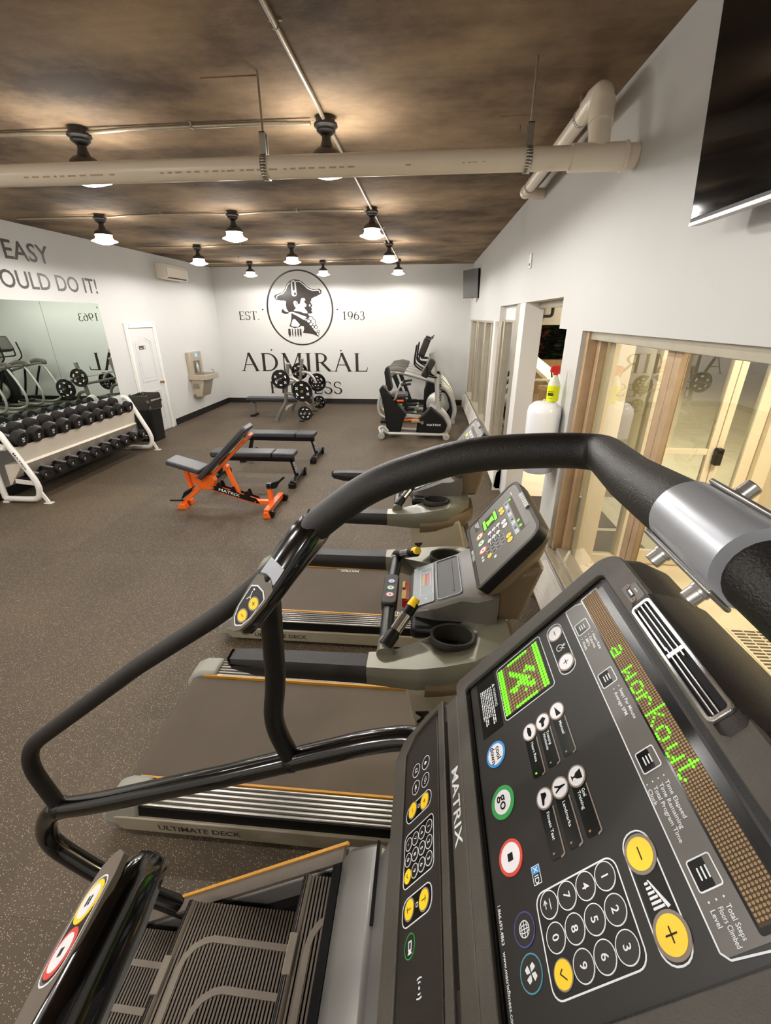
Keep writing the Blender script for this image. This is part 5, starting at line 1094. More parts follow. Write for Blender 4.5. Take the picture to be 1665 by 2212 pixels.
for a in (102, 131): mb = MB(); fu.disc(mb, a, -13 if a < 110 else -9, 4.6, 1.4, 2.4, n=16); sw = mb.build('port_screw', 'rust', us); mb = MB(); fu.stroke(mb, [(a-2.5, (-13 if a < 110 else -9)), (a+2.5, (-13 if a < 110 else -9))], 1, 2.4, 2.6); mb.build('screw_slot', 'print_dark', us, smooth=False)
mb = MB(); fu.rr(mb, 109, 125, -15, -7, 1, 1.4, 2.6); mb.build('data_port', 'print_dark', us, smooth=False); mb = MB(); fu.rr(mb, 111, 123, -13.5, -11, .5, 2.6, 3.2); mb.build('port_tongue', 'steel', us, smooth=False)
mb = MB(); fu.stroke(mb, [(116, -20), (124, -20)], .8, 1.4, 1.7); fu.disc(mb, 115, -20, 1.3, 1.4, 1.7, n=8); fu.stroke(mb, [(119, -20), (121, -22.5)], .6, 1.4, 1.7); mb.build('port_mark', 'print_white', us, smooth=False)
# --- name strip, tablet slot and lower key panel
O2 = V((.07, .70, 1.475)); g = Face(O2, (0, -1, 0), (.5, 0, .866))
A2 = 545
def gsec(n, i=0, tb=0): return [g.p(a, b, n) for a, b in [(24+i, -62+tb), (A2-24-i, -62+tb), (A2-10-i, -40+tb), (A2-i, 10), (A2-i, 150), (A2-30-i, 205-i), (30+i, 205-i), (-2+i, 150), (-2+i, 60), (14+i, -25+tb)]]
MB().loft([gsec(-75, 30), gsec(-30, 6), gsec(-14, 0), gsec(-9, 3)]).build('lower_housing', 'plastic_charcoal', sc_, angle=40)
outl = [(22, -30), (A2-22, -30), (A2-8, 10), (A2-2, 60), (A2-2, 150), (A2-34, 212), (34, 212), (0, 196), (-2, 150), (8, 40)]
mb = MB(); g.plate(mb, [(24, -26), (A2-24, -26), (A2-24, 12), (24, 12)], -10, 2); stp = mb.build('name_strip', 'bezel_grey', sc_, bevel=.003)
mb = MB(); g.text(mb, 'MATRIX', 172, 3.5, 27, 2.4, stretch=1.28); mb.build('strip_lettering', 'print_white', stp, smooth=False)
mb = MB(); g.plate(mb, [(30, -62), (A2-30, -62), (A2-30, -27), (30, -27)], -10, -3); mb.build('groove', 'gloss_black', sc_)
mb = MB(); g.plate(mb, rrect(58, 442, 10, 50, (14, 14, 8, 8)), -12, -7.5); mb.build('tablet_slot', 'step_dark', sc_, smooth=False)
mb = MB(); g.plate(mb, [(16, 12), (58, 10), (58, 50), (16, 50)], -10, 0); g.plate(mb, [(442, 10), (A2-18, 12), (A2-18, 50), (442, 50)], -10, 0); mb.build('slot_shoulder', 'plastic_charcoal', sc_, bevel=.003)
mb = MB(); g.plate(mb, [(12, 50), (A2-14, 50), (A2-14, 168), (A2-40, 172), (40, 172), (12, 120)], -10, 0); kp = mb.build('lower_key_panel', 'plastic_charcoal', sc_, bevel=.002)
mb = MB(); g.ring(mb, [(4, 20), (A2-4, 20), (A2+1, 60), (A2, 150), (A2-30, 214), (30, 214), (0, 180), (-3, 100)], [(14, 40), (A2-14, 40), (A2-14, 80), (A2-16, 150), (A2-40, 168), (42, 168), (16, 130), (13, 90)], -8, 5); mb.build('lower_rim', 'bezel_grey', sc_, bevel=.002)
mb = MB(); g.rr(mb, 444, 462, 22, 46, 5, 0, 3); mb.build('slot_catch', 'plastic_black', sc_, bevel=.002)
wp = MB(); kd = MB()
for a, b in ((102, 92), (98, 128), (137, 93), (133, 128)):
    mb = MB(); g.disc(mb, a, b, 12.5, 0, .7, n=20); mb.build('round_key', 'key_black', kp, angle=30); g.cring(wp, a, b, 13.6, 1.1, 0, 1)
g.plate(wp, [(98, 94), (102, 87), (106, 94), (104, 94), (104, 97), (100, 97), (100, 94)], .7, 1); g.rring(wp, 94, 102, 124, 132, 1, 1.3, .7, 1); g.cring(wp, 137, 93, 4, 1.1, .7, 1, n=12); g.stroke(wp, [(130, 93), (132, 89)], 1, .7, 1); g.stroke(wp, [(144, 93), (142, 97)], 1, .7, 1); g.plate(wp, [(128, 126), (132, 126), (135, 123), (135, 133), (132, 130), (128, 130)], .7, 1); g.stroke(wp, [(136, 125), (140, 131)], 1, .7, 1)
def dpill(a0, a1, ya, yb, glyphs, mid):
    """diagonal pill with two yellow keys"""
    g.rring(wp, a0, a1, 72, 160, 16, 1.4, 0, 1); g.rr(kd, a0+1.5, a1-1.5, 74, 158, 14, 0, .4)
    for (a, b), s_ in zip((ya, yb), glyphs):
        key_round(g, kp, a, b, 15, 'yellow_key', 'key_rim', 2, n=1.5)
        if s_ in '+-': g.stroke(dk, [(a-4, b), (a+4, b)], 1, 1.5, 1.8)
        if s_ == '+': g.stroke(dk, [(a, b-4), (a, b+4)], 1, 1.5, 1.8)
        if s_ == '<': g.stroke(dk, [(a+4, b-3.5), (a, b-6), (a-4, b-3.5)], 1.1, 1.5, 1.8); g.stroke(dk, [(a, b-6), (a, b+6)], 1.1, 1.5, 1.8)
        if s_ == '>': g.stroke(dk, [(a+4, b+3.5), (a, b+6), (a-4, b+3.5)], 1.1, 1.5, 1.8); g.stroke(dk, [(a, b-6), (a, b+6)], 1.1, 1.5, 1.8)
    g.rring(wp, mid-3, mid+3, 113, 119, 1, 1, .4, .8)
dk = MB()
dpill(160, 192, (176, 95), (172, 137), '+-', 174); dpill(306, 344, (325, 95), (323, 138), '<>', 324)
g.rring(wp, 208, 292, 66, 162, 11, 1.3, 0, .8); g.rr(kd, 210, 290, 68, 160, 10, 0, .3)
for i, row in enumerate((('1', '2', '3'), ('4', '5', '6'), ('7', '8', '9'), ('-', '0', 'v'))):
    for j, s_ in enumerate(row):
        a, b = 226+24.5*j, 81+22*i
        if s_ == 'v': key_round(g, kp, a, b, 10.5, 'yellow_key', None, n=1.2); g.stroke(dk, [(a-3, b), (a-1, b+3), (a+4, b-3)], 1, 1.2, 1.5); continue
        mb = MB(); g.disc(mb, a, b, 9.6, .3, .9, n=18); mb.build('number_key', 'key_black', kp, angle=30); g.cring(wp, a, b, 10.6, 1.0, .3, 1.1, n=20); g.text(wp, s_, a, b+3.6, 10.5, 1.2, 'c')
mb = MB(); g.cring(mb, 368, 134, 15, 1.3, 0, .9); mb.build('key_ring', 'print_green', kp, smooth=False); g.rring(wp, 362, 373, 129, 138, 1, 1.6, 0, .8); g.plate(wp, [(373, 131), (377, 128), (377, 139), (373, 136)], 0, .8)
for r_ in (4, 8): 
    for s_ in (-1, 1): g.stroke(wp, [(419+s_*r_+s_*2*math.cos(t_), 106+r_*.9*math.sin(t_)) for t_ in (-1, -.5, 0, .5, 1)], 1.4, 0, .8)
g.disc(wp, 419, 106, 1.8, 0, .8, n=8)
wp.build('white_print', 'print_white', kp, smooth=False, kind='stuff', recalc=False); kd.build('dark_print', 'screen_black', kp, smooth=False, kind='stuff', recalc=False); dk.build('key_print', 'print_dark', kp, smooth=False, kind='stuff', recalc=False)
# ================================================================== DUMBBELL RACK along the mirror wall
rk = thing('dumbbell_rack', 'white two-tier dumbbell rack under the wall mirror', 'rack', (-5.2, 6.15, 0))
def tier(xf, zf, xb, zb, y0, y1, nm):
    """sloping white shelf panel with a lower front apron"""
    MB().prism([(xb, zb), (xf, zf), (xf+.004, zf-.012), (xb, zb-.014)], 'y', y0, y1).build('shelf_tray', 'frame_black', rk)
    MB().prism([(xf+.004, zf+.004), (xf+.012, zf), (xf-.03, zf-.215), (xf-.038, zf-.213)], 'y', y0, y1).build('shelf_apron', 'rack_panel', rk)
Y0, Y1 = 4.93, 7.36
tier(-5.10, .725, -5.42, .80, Y0, Y1, 'u')
MB().prism([(-5.33, .49), (-5.13, .515), (-5.10, .49), (-5.33, .22), (-5.35, .22)], 'y', Y0, Y1).build('back_panel', 'rack_panel', rk)
MB().prism([(-5.27, .31), (-4.955, .265), (-4.955, .253), (-5.27, .297)], 'y', Y0, Y1).build('shelf_tray', 'frame_black', rk)
MB().prism([(-4.960, .272), (-4.948, .270), (-4.955, .235), (-4.967, .237)], 'y', Y0, Y1).build('shelf_edge', 'frame_black', rk)
for y, s in ((Y0-.05, 1), (Y1+.05, -1)):
    fr = MB().tube([(-5.43, y, .06), (-5.44, y, .50), (-5.30, y, .95), (-5.20, y, .93), (-4.93, y, .33), (-4.905, y, .20), (-4.96, y, .055), (-5.14, y, .05), (-5.43, y, .052)], .036, n=14, bend=.13).build('end_frame', 'rack_white', rk)
    if s > 0:
        f = Face((-5.075, y-.0365, .70), (.40, 0, -.9), (.9, 0, .40)); mb = MB(); f.text(mb, 'MATRIX', 20, 14, 46, .6, stretch=1.5); mb.build('frame_lettering', 'sign_brown', fr, smooth=False)
    MB().beam((-4.915, y, .17), (-4.845, y+s*-.0, .02), .045, .02, (0, 1, 0)).build('front_foot', 'rack_white', rk); MB().box(-4.89, -4.79, y-.035, y+.035, 0, .014).build('foot_plate', 'rack_white', rk, bevel=.003)
    MB().box(-5.46, -5.38, y-.035, y+.035, 0, .025).build('foot_plate', 'rack_white', rk, bevel=.003)
    for (x0, z0, x1, z1) in ((-5.40, .765, -5.09, .70), (-5.25, .28, -4.96, .25)): MB().beam((x0, y+s*.045, z0), (x1, y+s*.045, z1), .012, .06, (0, 0, 1)).build('shelf_bracket', 'rack_white', rk, bevel=.003)
for y in (Y0-.05, Y1+.05): MB().tube([(-5.20, y, .72), (-5.31, y, .71), (-5.36, y, .62)], .022, n=10, bend=.05).build('frame_brace', 'rack_white', rk)
def dumbbell(r, hl, L, label, mat_sz=1.0):
    """along local X; head radius r, head length hl, handle length L"""
    t = thing('dumbbell', label, 'dumbbell', (0, 0, 0), 'dumbbells on the white rack')
    MB().cyl((-L/2, 0, 0), (L/2, 0, 0), .0165, n=12).build('dumbbell_handle', 'handle_chrome', t)
    for s in (-1, 1):
        x0, x1 = s*L/2, s*(L/2+hl)
        h = MB().lathe([(.022, x0), (r*.86, x0+s*.002), (r, x0+s*.012), (r, x1-s*.010), (r*.88, x1), (r*.55, x1), (r*.5, x1-s*.002), (.001, x1-s*.002)], axis='x', n=20).build('dumbbell_head', 'dumbbell_rubber', t)
        f = Face((x1+s*.0004, 0, 0), (0, s, 0), (0, 0, 1)); k = r/.075
        mb = MB()
        for A, B in (((-14, 16), (14, -6)), ((14, 16), (-14, -6))): f.stroke(mb, [(A[0]*k, -A[1]*k), (B[0]*k, -B[1]*k)], 6*k, 0, .6)
        for a in (-9, 4): f.rr(mb, a*k, (a+7)*k, 14*k, 30*k, 1.5*k, 0, .6)
        mb.build('weight_mark', 'print_white', h, smooth=False)
    return t
ordn = ('first', 'second', 'third', 'fourth', 'fifth', 'sixth', 'seventh', 'eighth', 'ninth', 'tenth', 'eleventh')
tl_ = math.atan2(.075, .32)
for i in range(10):
    y = 4.99+.2435*i - .0
    r = .0965-.0008*i
    t = dumbbell(r, .115-.001*i, .15, '%s large black dumbbell from the near end of the upper tier' % ordn[i])
    t.location = (-5.21, y+.02, .757+1.02*r); t.rotation_euler = (math.radians(rr.uniform(-14, 14)), tl_, 0)
for i in range(10):
    y = 5.09+.2405*i
    r = .050+.0020*i
    t = dumbbell(r, .066+.002*i, .19, '%s small black dumbbell from the near end of the lower tier' % ordn[i])
    t.location = (-5.115, y, .296+r); t.rotation_euler = (math.radians(rr.uniform(-14, 14)), .142, 0)
# ------------------------------------------------------------------ trash bin
t = thing('trash_bin', 'tall black trash bin with a crumpled bag beside the white door', 'trash bin', (-5.34, 8.15, 0))
q = lambda k, z, x0=-5.345, y0=8.13: [(x0+x*k, y0+y*k, z) for x, y in rrect(-.185, .185, -.20, .20, .05)]
MB().loft([q(.86, 0), q(.88, .02), q(1.0, .74), q(1.03, .75), q(1.03, .78), q(1.0, .78)]).build('bin_body', 'bin_black', t)
g2 = random.Random(9); R_ = []
for k, z in ((1.05, .60), (1.10, .63), (1.08, .70), (1.11, .76), (1.07, .80), (1.10, .85), (1.04, .885), (.93, .88), (.9, .82)): 
    R_.append([(x+g2.uniform(-.012, .012), y+g2.uniform(-.012, .012), z+g2.uniform(-.018, .018)) for x, y, z in q(k, z)])
MB().loft(R_, cap=False).build('bin_bag', 'bag_black', t, angle=25)
# ================================================================== BENCHES
def flat_bench(label):
    t = thing('flat_bench', label, 'bench', (-2.45, 5.97, 0), 'black flat benches')
    y = 5.97; dp_ = lambda a0, a1, nm: MB().prism(rrect(a0, a1, y-.135, y+.135, .035), 'z', .385, .45).build(nm, 'pad_black', t, bevel=.014)
    dp_(-3.06, -2.155, 'back_pad'); dp_(-2.145, -1.83, 'seat_pad')
    MB().box(-3.04, -1.85, y-.125, y+.125, .372, .386).build('pad_board', 'pad_side', t)
    MB().box(-3.0, -1.86, y-.035, y+.035, .30, .372).build('spine_beam', 'frame_black', t, bevel=.006)
    for x, xf in ((-1.90, -1.83), (-2.93, -3.02)):
        MB().beam((x, y, .33), (xf, y, .06), .07, .05, (1, 0, 0)).build('bench_leg', 'frame_black', t, bevel=.006)
        MB().box(xf-.035, xf+.035, y-.29, y+.29, .045, .10).build('foot_bar', 'frame_black', t, bevel=.008)
        for s in (-1, 1):
            MB().prism(rrect(xf-.05, xf+.05, *sorted((y+s*.25, y+s*.33)), .015), 'z', 0, .075).build('foot_cap', 'pad_side', t, bevel=.01)
    for s in (-1, 1): MB().cyl((-1.80, y+s*.27, .085), (-1.77, y+s*.27, .085), .045, n=16).build('transport_wheel', 'gloss_black', t)
    f = Face((-1.869, y-.0355, .30), (.25, 0, -.97), (.97, 0, .25)); mb = MB(); f.text(mb, 'MATRIX', 5, 12, 40, .5, stretch=1.15); mb.build('leg_lettering', 'print_white', t, smooth=False)
    MB().beam((-1.868, y, .31), (-1.80, y, .10), .02, .004, (1, 0, 0)).build('leg_sticker', 'cap_grey', t)
    return t
b1 = flat_bench('black flat bench right behind the orange bench'); b2 = copy_tree(b1, loc=(-2.43, 7.12, 0)); b2['label'] = 'black flat bench farther back, nearer the plate-loaded bench press'
# adjustable orange bench
ob = thing('adjustable_bench', 'bright orange adjustable bench with tilted black back pad', 'bench', (-2.4, 4.95, 0)); y = 4.95
def pad(a, b, wd, th, nm, up, mat='pad_black'):
    a, b = V(a), V(b); d = (b-a); L = d.length; d.normalize(); sd = V((0, 1, 0)); n_ = V(up); n_ = (n_-d*n_.dot(d)).normalized()
    f = Face(a, sd, d, 1.0); s_ = 1 if f.n.dot(n_) > 0 else -1
    mb = MB(); f.plate(mb, rrect(-wd/2, wd/2, -L, 0, .035), 0, s_*th); return mb.build(nm, mat, ob, bevel=.014)
pad((-2.70, y, .385), (-2.035, y, 1.02), .27, .06, 'back_pad', (-1, 0, 1)); pad((-3.11, y, .585), (-2.70, y, .465), .27, .06, 'seat_pad', (.2, 0, 1))
B_ = lambda a, b, w_, h_, nm, up=(0, 0, 1), m='orange_paint': MB().beam(a, b, w_, h_, up).build(nm, m, ob, bevel=.005)
B_((-2.66, y, .36), (-2.06, y, .93), .07, .035, 'back_frame', (1, 0, -1)); B_((-2.10, y, .88), (-2.04, y, .95), .12, .04, 'back_frame', (1, 0, -1)); MB().cyl((-2.055, y-.07, .925), (-2.055, y+.07, .925), .018, n=12).build('pivot_bolt', 'steel', ob)
B_((-3.02, y, .52), (-2.73, y, .44), .07, .03, 'seat_frame')
B_((-2.93, y, .50), (-2.89, y, .22), .05, .05, 'seat_post', (1, 0, 0)); B_((-3.03, y, .05), (-2.70, y, .32), .06, .05, 'rear_beam')
B_((-2.70, y, .285), (-2.02, y, .075), .075, .055, 'main_beam'); B_((-2.06, y, .085), (-1.84, y, .085), .07, .055, 'front_beam')
mb = MB(); mb.prism([(-2.85, .44), (-2.60, .44), (-2.56, .36), (-2.60, .25), (-2.72, .245), (-2.86, .35)], 'y', y-.05, y+.05); mb.build('hinge_plate', 'orange_paint', ob, bevel=.008)
for s in (-1, 1):
    for x, z in ((-2.72, .36), (-2.60, .30), (-2.78, .40)): MB().cyl((x, y+s*.05, z), (x, y+s*.058, z), .014, n=10).build('pivot_bolt', 'steel', ob)
    MB().prism([(-2.60, .285), (-2.56, .30), (-2.06, .145), (-2.02, .08), (-2.08, .085), (-2.60, .245)], 'y', *sorted((y+s*.040, y+s*.047))).build('ladder_plate', 'frame_black', ob)
    for k in range(3): MB().prism([(-2.55+.17*k, .295-.053*k), (-2.51+.17*k, .35-.053*k), (-2.49+.17*k, .345-.053*k), (-2.47+.17*k, .27-.053*k)], 'y', *sorted((y+s*.038, y+s*.048))).build('ladder_hook', 'frame_black', ob)
    for x, z in ((-2.585, .27), (-2.075, .10)): MB().cyl((x, y+s*.047, z), (x, y+s*.053, z), .011, n=10).build('pivot_bolt', 'steel', ob)
f = Face((-2.56, y-.0475, .262), (.95, 0, -.295), (.295, 0, .95)); mb = MB(); f.text(mb, 'MATRIX', 40, 12, 52, .5, stretch=1.45); mb.build('bench_lettering', 'print_white', ob, smooth=False)
B_((-2.40, y, .53), (-2.29, y, .19), .05, .045, 'support_strut', (1, 0, 0)); MB().cyl((-2.40, y-.04, .53), (-2.40, y+.04, .53), .03, n=14).build('pivot_bolt', 'orange_paint', ob)
MB().box(-1.885, -1.815, y-.29, y+.29, .045, .105).build('foot_bar', 'orange_paint', ob, bevel=.006); MB().box(-1.813, -1.811, y-.10, y+.06, .055, .095).build('bar_sticker', 'cap_grey', ob)
mb = MB()
for s in (-1, 1):
    MB().prism([(-1.90, 0), (-1.80, 0), (-1.82, .075), (-1.88, .075)], 'y', *sorted((y+s*.26, y+s*.31))).build('foot_cap', 'orange_paint', ob, bevel=.006); MB().cyl((-1.80, y+s*.25, .045), (-1.80, y+s*.29, .045), .045, n=16).build('transport_wheel', 'frame_black', ob)
    MB().prism([(-3.08, 0), (-2.95, 0), (-2.97, .06), (-3.03, .07)], 'y', *sorted((y+s*.03, y+s*.12))).build('foot_cap', 'orange_paint', ob, bevel=.006)
B_((-1.885, y, .09), (-1.885, y, .305), .055, .055, 'front_post', (1, 0, 0)); MB().box(-1.92, -1.85, y-.035, y+.035, .27, .34).build('post_clamp', 'frame_black', ob, bevel=.005)
for s in (-1, 1):
    for x, z in ((-1.91, .285), (-1.86, .285), (-1.91, .325), (-1.86, .325)): MB().cyl((x, y+s*.035, z), (x, y+s*.040, z), .007, n=8).build('clamp_bolt', 'steel', ob)
MB().prism([(-1.85, .27), (-1.80, .275), (-1.745, .36), (-1.76, .375), (-1.85, .345)], 'y', y-.02, y+.02).build('handle_bracket', 'frame_black', ob); MB().cyl((-1.755, y, .365), (-1.69, y, .42), .015, n=12).build('drag_handle', 'frame_black', ob)
MB().tube([(-3.0, y-.06, .10), (-3.1, y-.10, .11), (-3.15, y-.10, .11)], .012, n=10, bend=.03).build('adjust_lever', 'frame_black', ob)
MB().prism([(-3.05, .09), (-2.90, .20), (-2.86, .27), (-2.99, .20)], 'y', y-.045, y+.045).build('roller_pad', 'frame_black', ob, bevel=.01)
# ================================================================== OLYMPIC BENCH STATION
ol = thing('bench_press_station', 'grey bench press station loaded with plates before the emblem wall', 'bench press', (-3.1, 10.57, 0))
for y in (9.97, 11.17):
    MB().tube([(-3.43, y, .02), (-3.30, y, .26), (-3.175, y, .42), (-3.15, y, .72), (-3.10, y, .98), (-3.055, y, 1.27)], .042, n=14, bend=.12).build('upright_tube', 'frame_grey', ol)
    MB().cyl((-3.055, y, 1.265), (-3.05, y, 1.285), .046, n=14).build('tube_cap', 'frame_silver', ol)
    MB().tube([(-3.10, y, .965), (-2.95, y, .965), (-2.80, y, .85), (-2.74, y, .70)], .032, n=12, bend=.12).build('storage_arm', 'frame_silver', ol)
    MB().tube([(-3.13, y, .63), (-2.97, y, .61), (-2.87, y, .48), (-2.845, y, .20), (-2.835, y, .02)], .034, n=12, bend=.14).build('front_tube', 'frame_grey', ol)
    MB().box(-3.48, -3.37, y-.05, y+.05, 0, .02).build('foot_plate', 'frame_grey', ol); MB().box(-2.89, -2.78, y-.05, y+.05, 0, .02).build('foot_plate', 'pad_side', ol)
    for x, z in ((-2.74, .70), (-2.715, .212)): MB().cyl((x, y-(.20 if y < 10.5 else -.06), z), (x, y+(.06 if y < 10.5 else .20), z), .024, n=12).build('storage_horn', 'chrome', ol)
    MB().beam((-2.84, y, .14), (-2.70, y, .21), .04, .05, (0, 0, 1)).build('horn_bracket', 'frame_grey', ol)
    MB().prism([(-3.19, .86), (-3.11, .88), (-3.09, .93), (-3.15, .925), (-3.17, .965), (-3.20, .96)], 'y', y-.035, y+.035).build('bar_hook', 'pad_side', ol)
MB().cyl((-3.20, 10.0, .28), (-3.20, 11.14, .28), .038, n=12).build('cross_tube', 'frame_silver', ol); MB().cyl((-3.14, 10.0, .80), (-3.14, 11.14, .80), .03, n=12).build('cross_tube', 'frame_grey', ol)
MB().prism(rrect(-4.32, -3.02, 10.44, 10.70, .04), 'z', .375, .445).build('bench_pad', 'pad_black', ol, bevel=.014); MB().box(-4.28, -3.05, 10.45, 10.69, .36, .376).build('pad_board', 'pad_side', ol)
MB().box(-4.25, -2.9, 10.54, 10.60, .30, .36).build('spine_beam', 'frame_grey', ol); MB().beam((-4.15, 10.57, .33), (-4.18, 10.57, .02), .06, .06, (1, 0, 0)).build('bench_leg', 'frame_grey', ol); MB().box(-4.23, -4.13, 10.40, 10.74, 0, .04).build('foot_plate', 'pad_side', ol)
MB().tube([(-2.9, 10.57, .33), (-2.82, 10.57, .28), (-2.80, 10.57, .02)], .035, n=12, bend=.06).build('bench_leg', 'frame_grey', ol); MB().box(-2.86, -2.74, 10.42, 10.72, 0, .04).build('foot_plate', 'pad_side', ol)
bar = thing('barbell', 'steel barbell resting on the bench press uprights', 'barbell', (-3.19, 10.57, .96)); MB().cyl((-3.19, 9.80, .962), (-3.19, 11.34, .962), .0145, n=12).build('bar_shaft', 'chrome', bar)
for y0, y1 in ((9.50, 9.83), (11.31, 11.64)): MB().cyl((-3.19, y0, .962), (-3.19, y1, .962), .024, n=14).build('bar_sleeve', 'chrome', bar)
def plate(x, y, z, r, th, label):
    t = thing('weight_plate', label, 'weight plate', (x, y, z), 'weight plates on the bench press station')
    MB().lathe([(.026, y-th/2), (.06, y-th/2), (.065, y-th*.32), (r*.80, y-th*.32), (r*.84, y-th/2), (r*.98, y-th/2), (r, y-th*.35), (r, y+th*.35), (r*.98, y+th/2), (.06, y+th/2), (.026, y+th/2)], (x, 0, z), 'y', 32).build('plate_body', 'gloss_black', t)
    MB().cyl((x, y-th/2-.001, z), (x, y-th/2+.003, z), .03, n=14).build('plate_hub', 'brass', t)
    f = Face((x, y-th*.32-.0006, z), (1, 0, 0), (0, 0, 1)); k = r*1000
    for j in range(6):
        a = math.radians(60*j+30*(r > .2)+rr.uniform(-6, 6)); ca, sa = math.cos(a)*k*.60, math.sin(a)*k*.60; mb = MB()
        if j % 3 == 0:
            for q in (-1, 1): f.stroke(mb, [(ca-k*.11, sa-q*k*.11), (ca+k*.11, sa+q*k*.11)], k*.075, 0, 1)
        else: f.plate(mb, [(ca+(x_*math.cos(a+1.57)-y_*math.cos(a))*k, sa+(x_*math.sin(a+1.57)-y_*math.sin(a))*k) for x_, y_ in rrect(-.15, .15, -.07, .07, .06)], 0, 1)
        mb.build('plate_mark', 'print_white', t, smooth=False)
plate(-3.19, 9.79, .962, .205, .045, 'large plate on the near end of the barbell'); plate(-2.74, 9.845, .70, .228, .05, 'large plate on the near upper storage arm'); plate(-2.715, 9.86, .212, .165, .04, 'medium plate low on the near storage horn')
plate(-3.19, 11.35, .962, .205, .045, 'large plate on the far end of the barbell'); plate(-2.74, 11.29, .70, .225, .045, 'large plate on the far upper storage arm'); plate(-2.74, 11.245, .70, .13, .03, 'small plate in front of a large one on the far storage arm'); plate(-2.715, 11.28, .212, .165, .04, 'medium plate low on the far storage horn'); plate(-2.715, 11.24, .212, .10, .03, 'smallest plate low on the far storage horn')
# ================================================================== RECUMBENT BIKE
rb = thing('recumbent_bike', 'silver and black recumbent bike in front of the elliptical trainers', 'exercise bike', (-.2, 8.75, 0)); y = 8.75
for s in (-1, 1): MB().tube([(-.80, y+s*.19, .16), (-.72, y+s*.19, .10), (.30, y+s*.19, .085), (.40, y+s*.15, .085)], .032, n=12, bend=.08).build('base_rail', 'frame_silver', rb)
for x in (-.84, .42):
    MB().cyl((x, y-.30, .065), (x, y+.30, .065), .055 if x < 0 else .05, n=14).build('stabilizer', 'frame_silver', rb)
    for s in (-1, 1): MB().lathe([(.06, s*.25), (.066, s*.27), (.066, s*.32), (.05, s*.335)], (x, y, .066), 'y', 14).build('stabilizer_cap', 'cap_grey', rb)
MB().tube([(-.86, y-.26, .12), (-.90, y-.22, .22), (-.80, y-.2, .24), (-.72, y-.19, .14)], .028, n=10, bend=.05).build('rear_handle', 'frame_silver', rb)
MB().prism([(-.90, .92), (-.845, .995), (-.36, .47), (-.42, .34), (-.49, .05), (-.74, .06), (-.82, .66)], 'y', y-.11, y+.11).build('seat_column', 'plastic_black', rb, bevel=.02)
MB().beam((-.86, y, .985), (-.42, y, .50), .12, .03, (1, 0, 1)).build('seat_rail', 'alu', rb)
for s in (-.03, .03): MB().beam((-.84, y+s, .995), (-.43, y+s, .545), .014, .03, (1, 0, 1)).build('rail_strip', 'steel', rb)
MB().prism([(-.70, .90), (-.64, .93), (-.70, 1.20), (-.725, 1.33), (-.765, 1.34), (-.79, 1.25), (-.76, 1.05)], 'y', y-.19, y+.19).build('seat_back', 'pad_side', rb, bevel=.03)
MB().prism(rrect(-.66, -.34, y-.2, y+.2, .09), 'z', .78, .86).build('seat_cushion', 'pad_black', rb, bevel=.03)
MB().box(-.62, -.45, y-.1, y+.1, .68, .785).build('seat_carriage', 'plastic_black', rb, bevel=.01); MB().box(-.55, -.42, y-.20, y-.12, .72, .75).build('seat_lever', 'orange_paint', rb, bevel=.006)
for s in (-1, 1): MB().tube([(-.60, y+s*.15, .74), (-.57, y+s*.24, .78), (-.50, y+s*.27, 1.02), (-.28, y+s*.27, 1.06)], .017, n=10, bend=.07).build('side_handle', 'frame_silver', rb); MB().tube([(-.46, y+s*.27, 1.035), (-.28, y+s*.27, 1.06)], .022, n=10, bend=0).build('handle_grip', 'pad_side', rb)
MB().prism([(-.17, .10), (-.02, .07), (.30, .085), (.40, .13), (.44, .26), (.36, .40), (.17, .56), (.10, .62), (-.02, .47), (-.14, .37)], 'y', y-.12, y+.12).build('drive_shroud', 'plastic_black', rb, bevel=.025)
f = Face((.12, y-.1212, .255), (1, 0, 0), (0, 0, 1)); mb = MB(); f.text(mb, 'MATRIX', -80, 12, 58, .6, stretch=1.35); mb.build('shroud_lettering', 'print_white', rb, smooth=False)
MB().tube([(.08, y, .60), (.24, y, .55), (.40, y, .40), (.455, y, .25), (.43, y, .12), (.36, y, .09)], .055, n=12, bend=.14, rv=1.4).build('front_frame', 'frame_silver', rb)
MB().tube([(.26, y, .50), (.245, y, .80), (.21, y, 1.19)], .062, n=14, bend=.1).build('console_mast', 'frame_silver', rb)
f = Face((.26, y-.0645, 1.03), (.05, 0, -1), (1, 0, .05)); mb = MB(); f.text(mb, 'MATRIX', 0, 10, 62, .6, stretch=1.45); mb.build('mast_lettering', 'pad_side', rb, smooth=False)
f = Face((.055, y+.20, 1.50), (0, -1, 0), (.47, 0, .88)); mb = MB(); f.plate(mb, rrect(0, 400, 0, 340, 40), -130, 0); mb.build('console_case', 'plastic_charcoal', rb, bevel=.02); mb = MB(); f.rr(mb, 30, 370, 30, 300, 20, 0, 2); mb.build('console_face', 'screen_grey', rb)
MB().tube([(.2, y-.05, 1.15), (.02, y-.22, 1.20), (.0, y-.24, 1.38)], .016, n=10, bend=.05).build('front_handlebar', 'pad_side', rb); MB().tube([(.2, y+.05, 1.15), (.02, y+.22, 1.20), (.0, y+.24, 1.38)], .016, n=10, bend=.05).build('front_handlebar', 'pad_side', rb)
MB().cyl((-.05, y-.17, .31), (-.05, y+.17, .31), .03, n=12).build('crank_axle', 'steel', rb)
for s in (-1, 1):
    MB().beam((-.05, y+s*.16, .31), (-.05+s*.15, y+s*.165, .31-s*.05), .018, .035, (0, 0, 1)).build('crank_arm', 'steel', rb)
    MB().prism(rrect(-.10+s*.15-.01, .05+s*.15, *sorted((y+s*.18, y+s*.28)), .02), 'z', .285-s*.05, .335-s*.05).build('pedal', 'wood_seat' if s < 0 else 'pad_side', rb, bevel=.01)
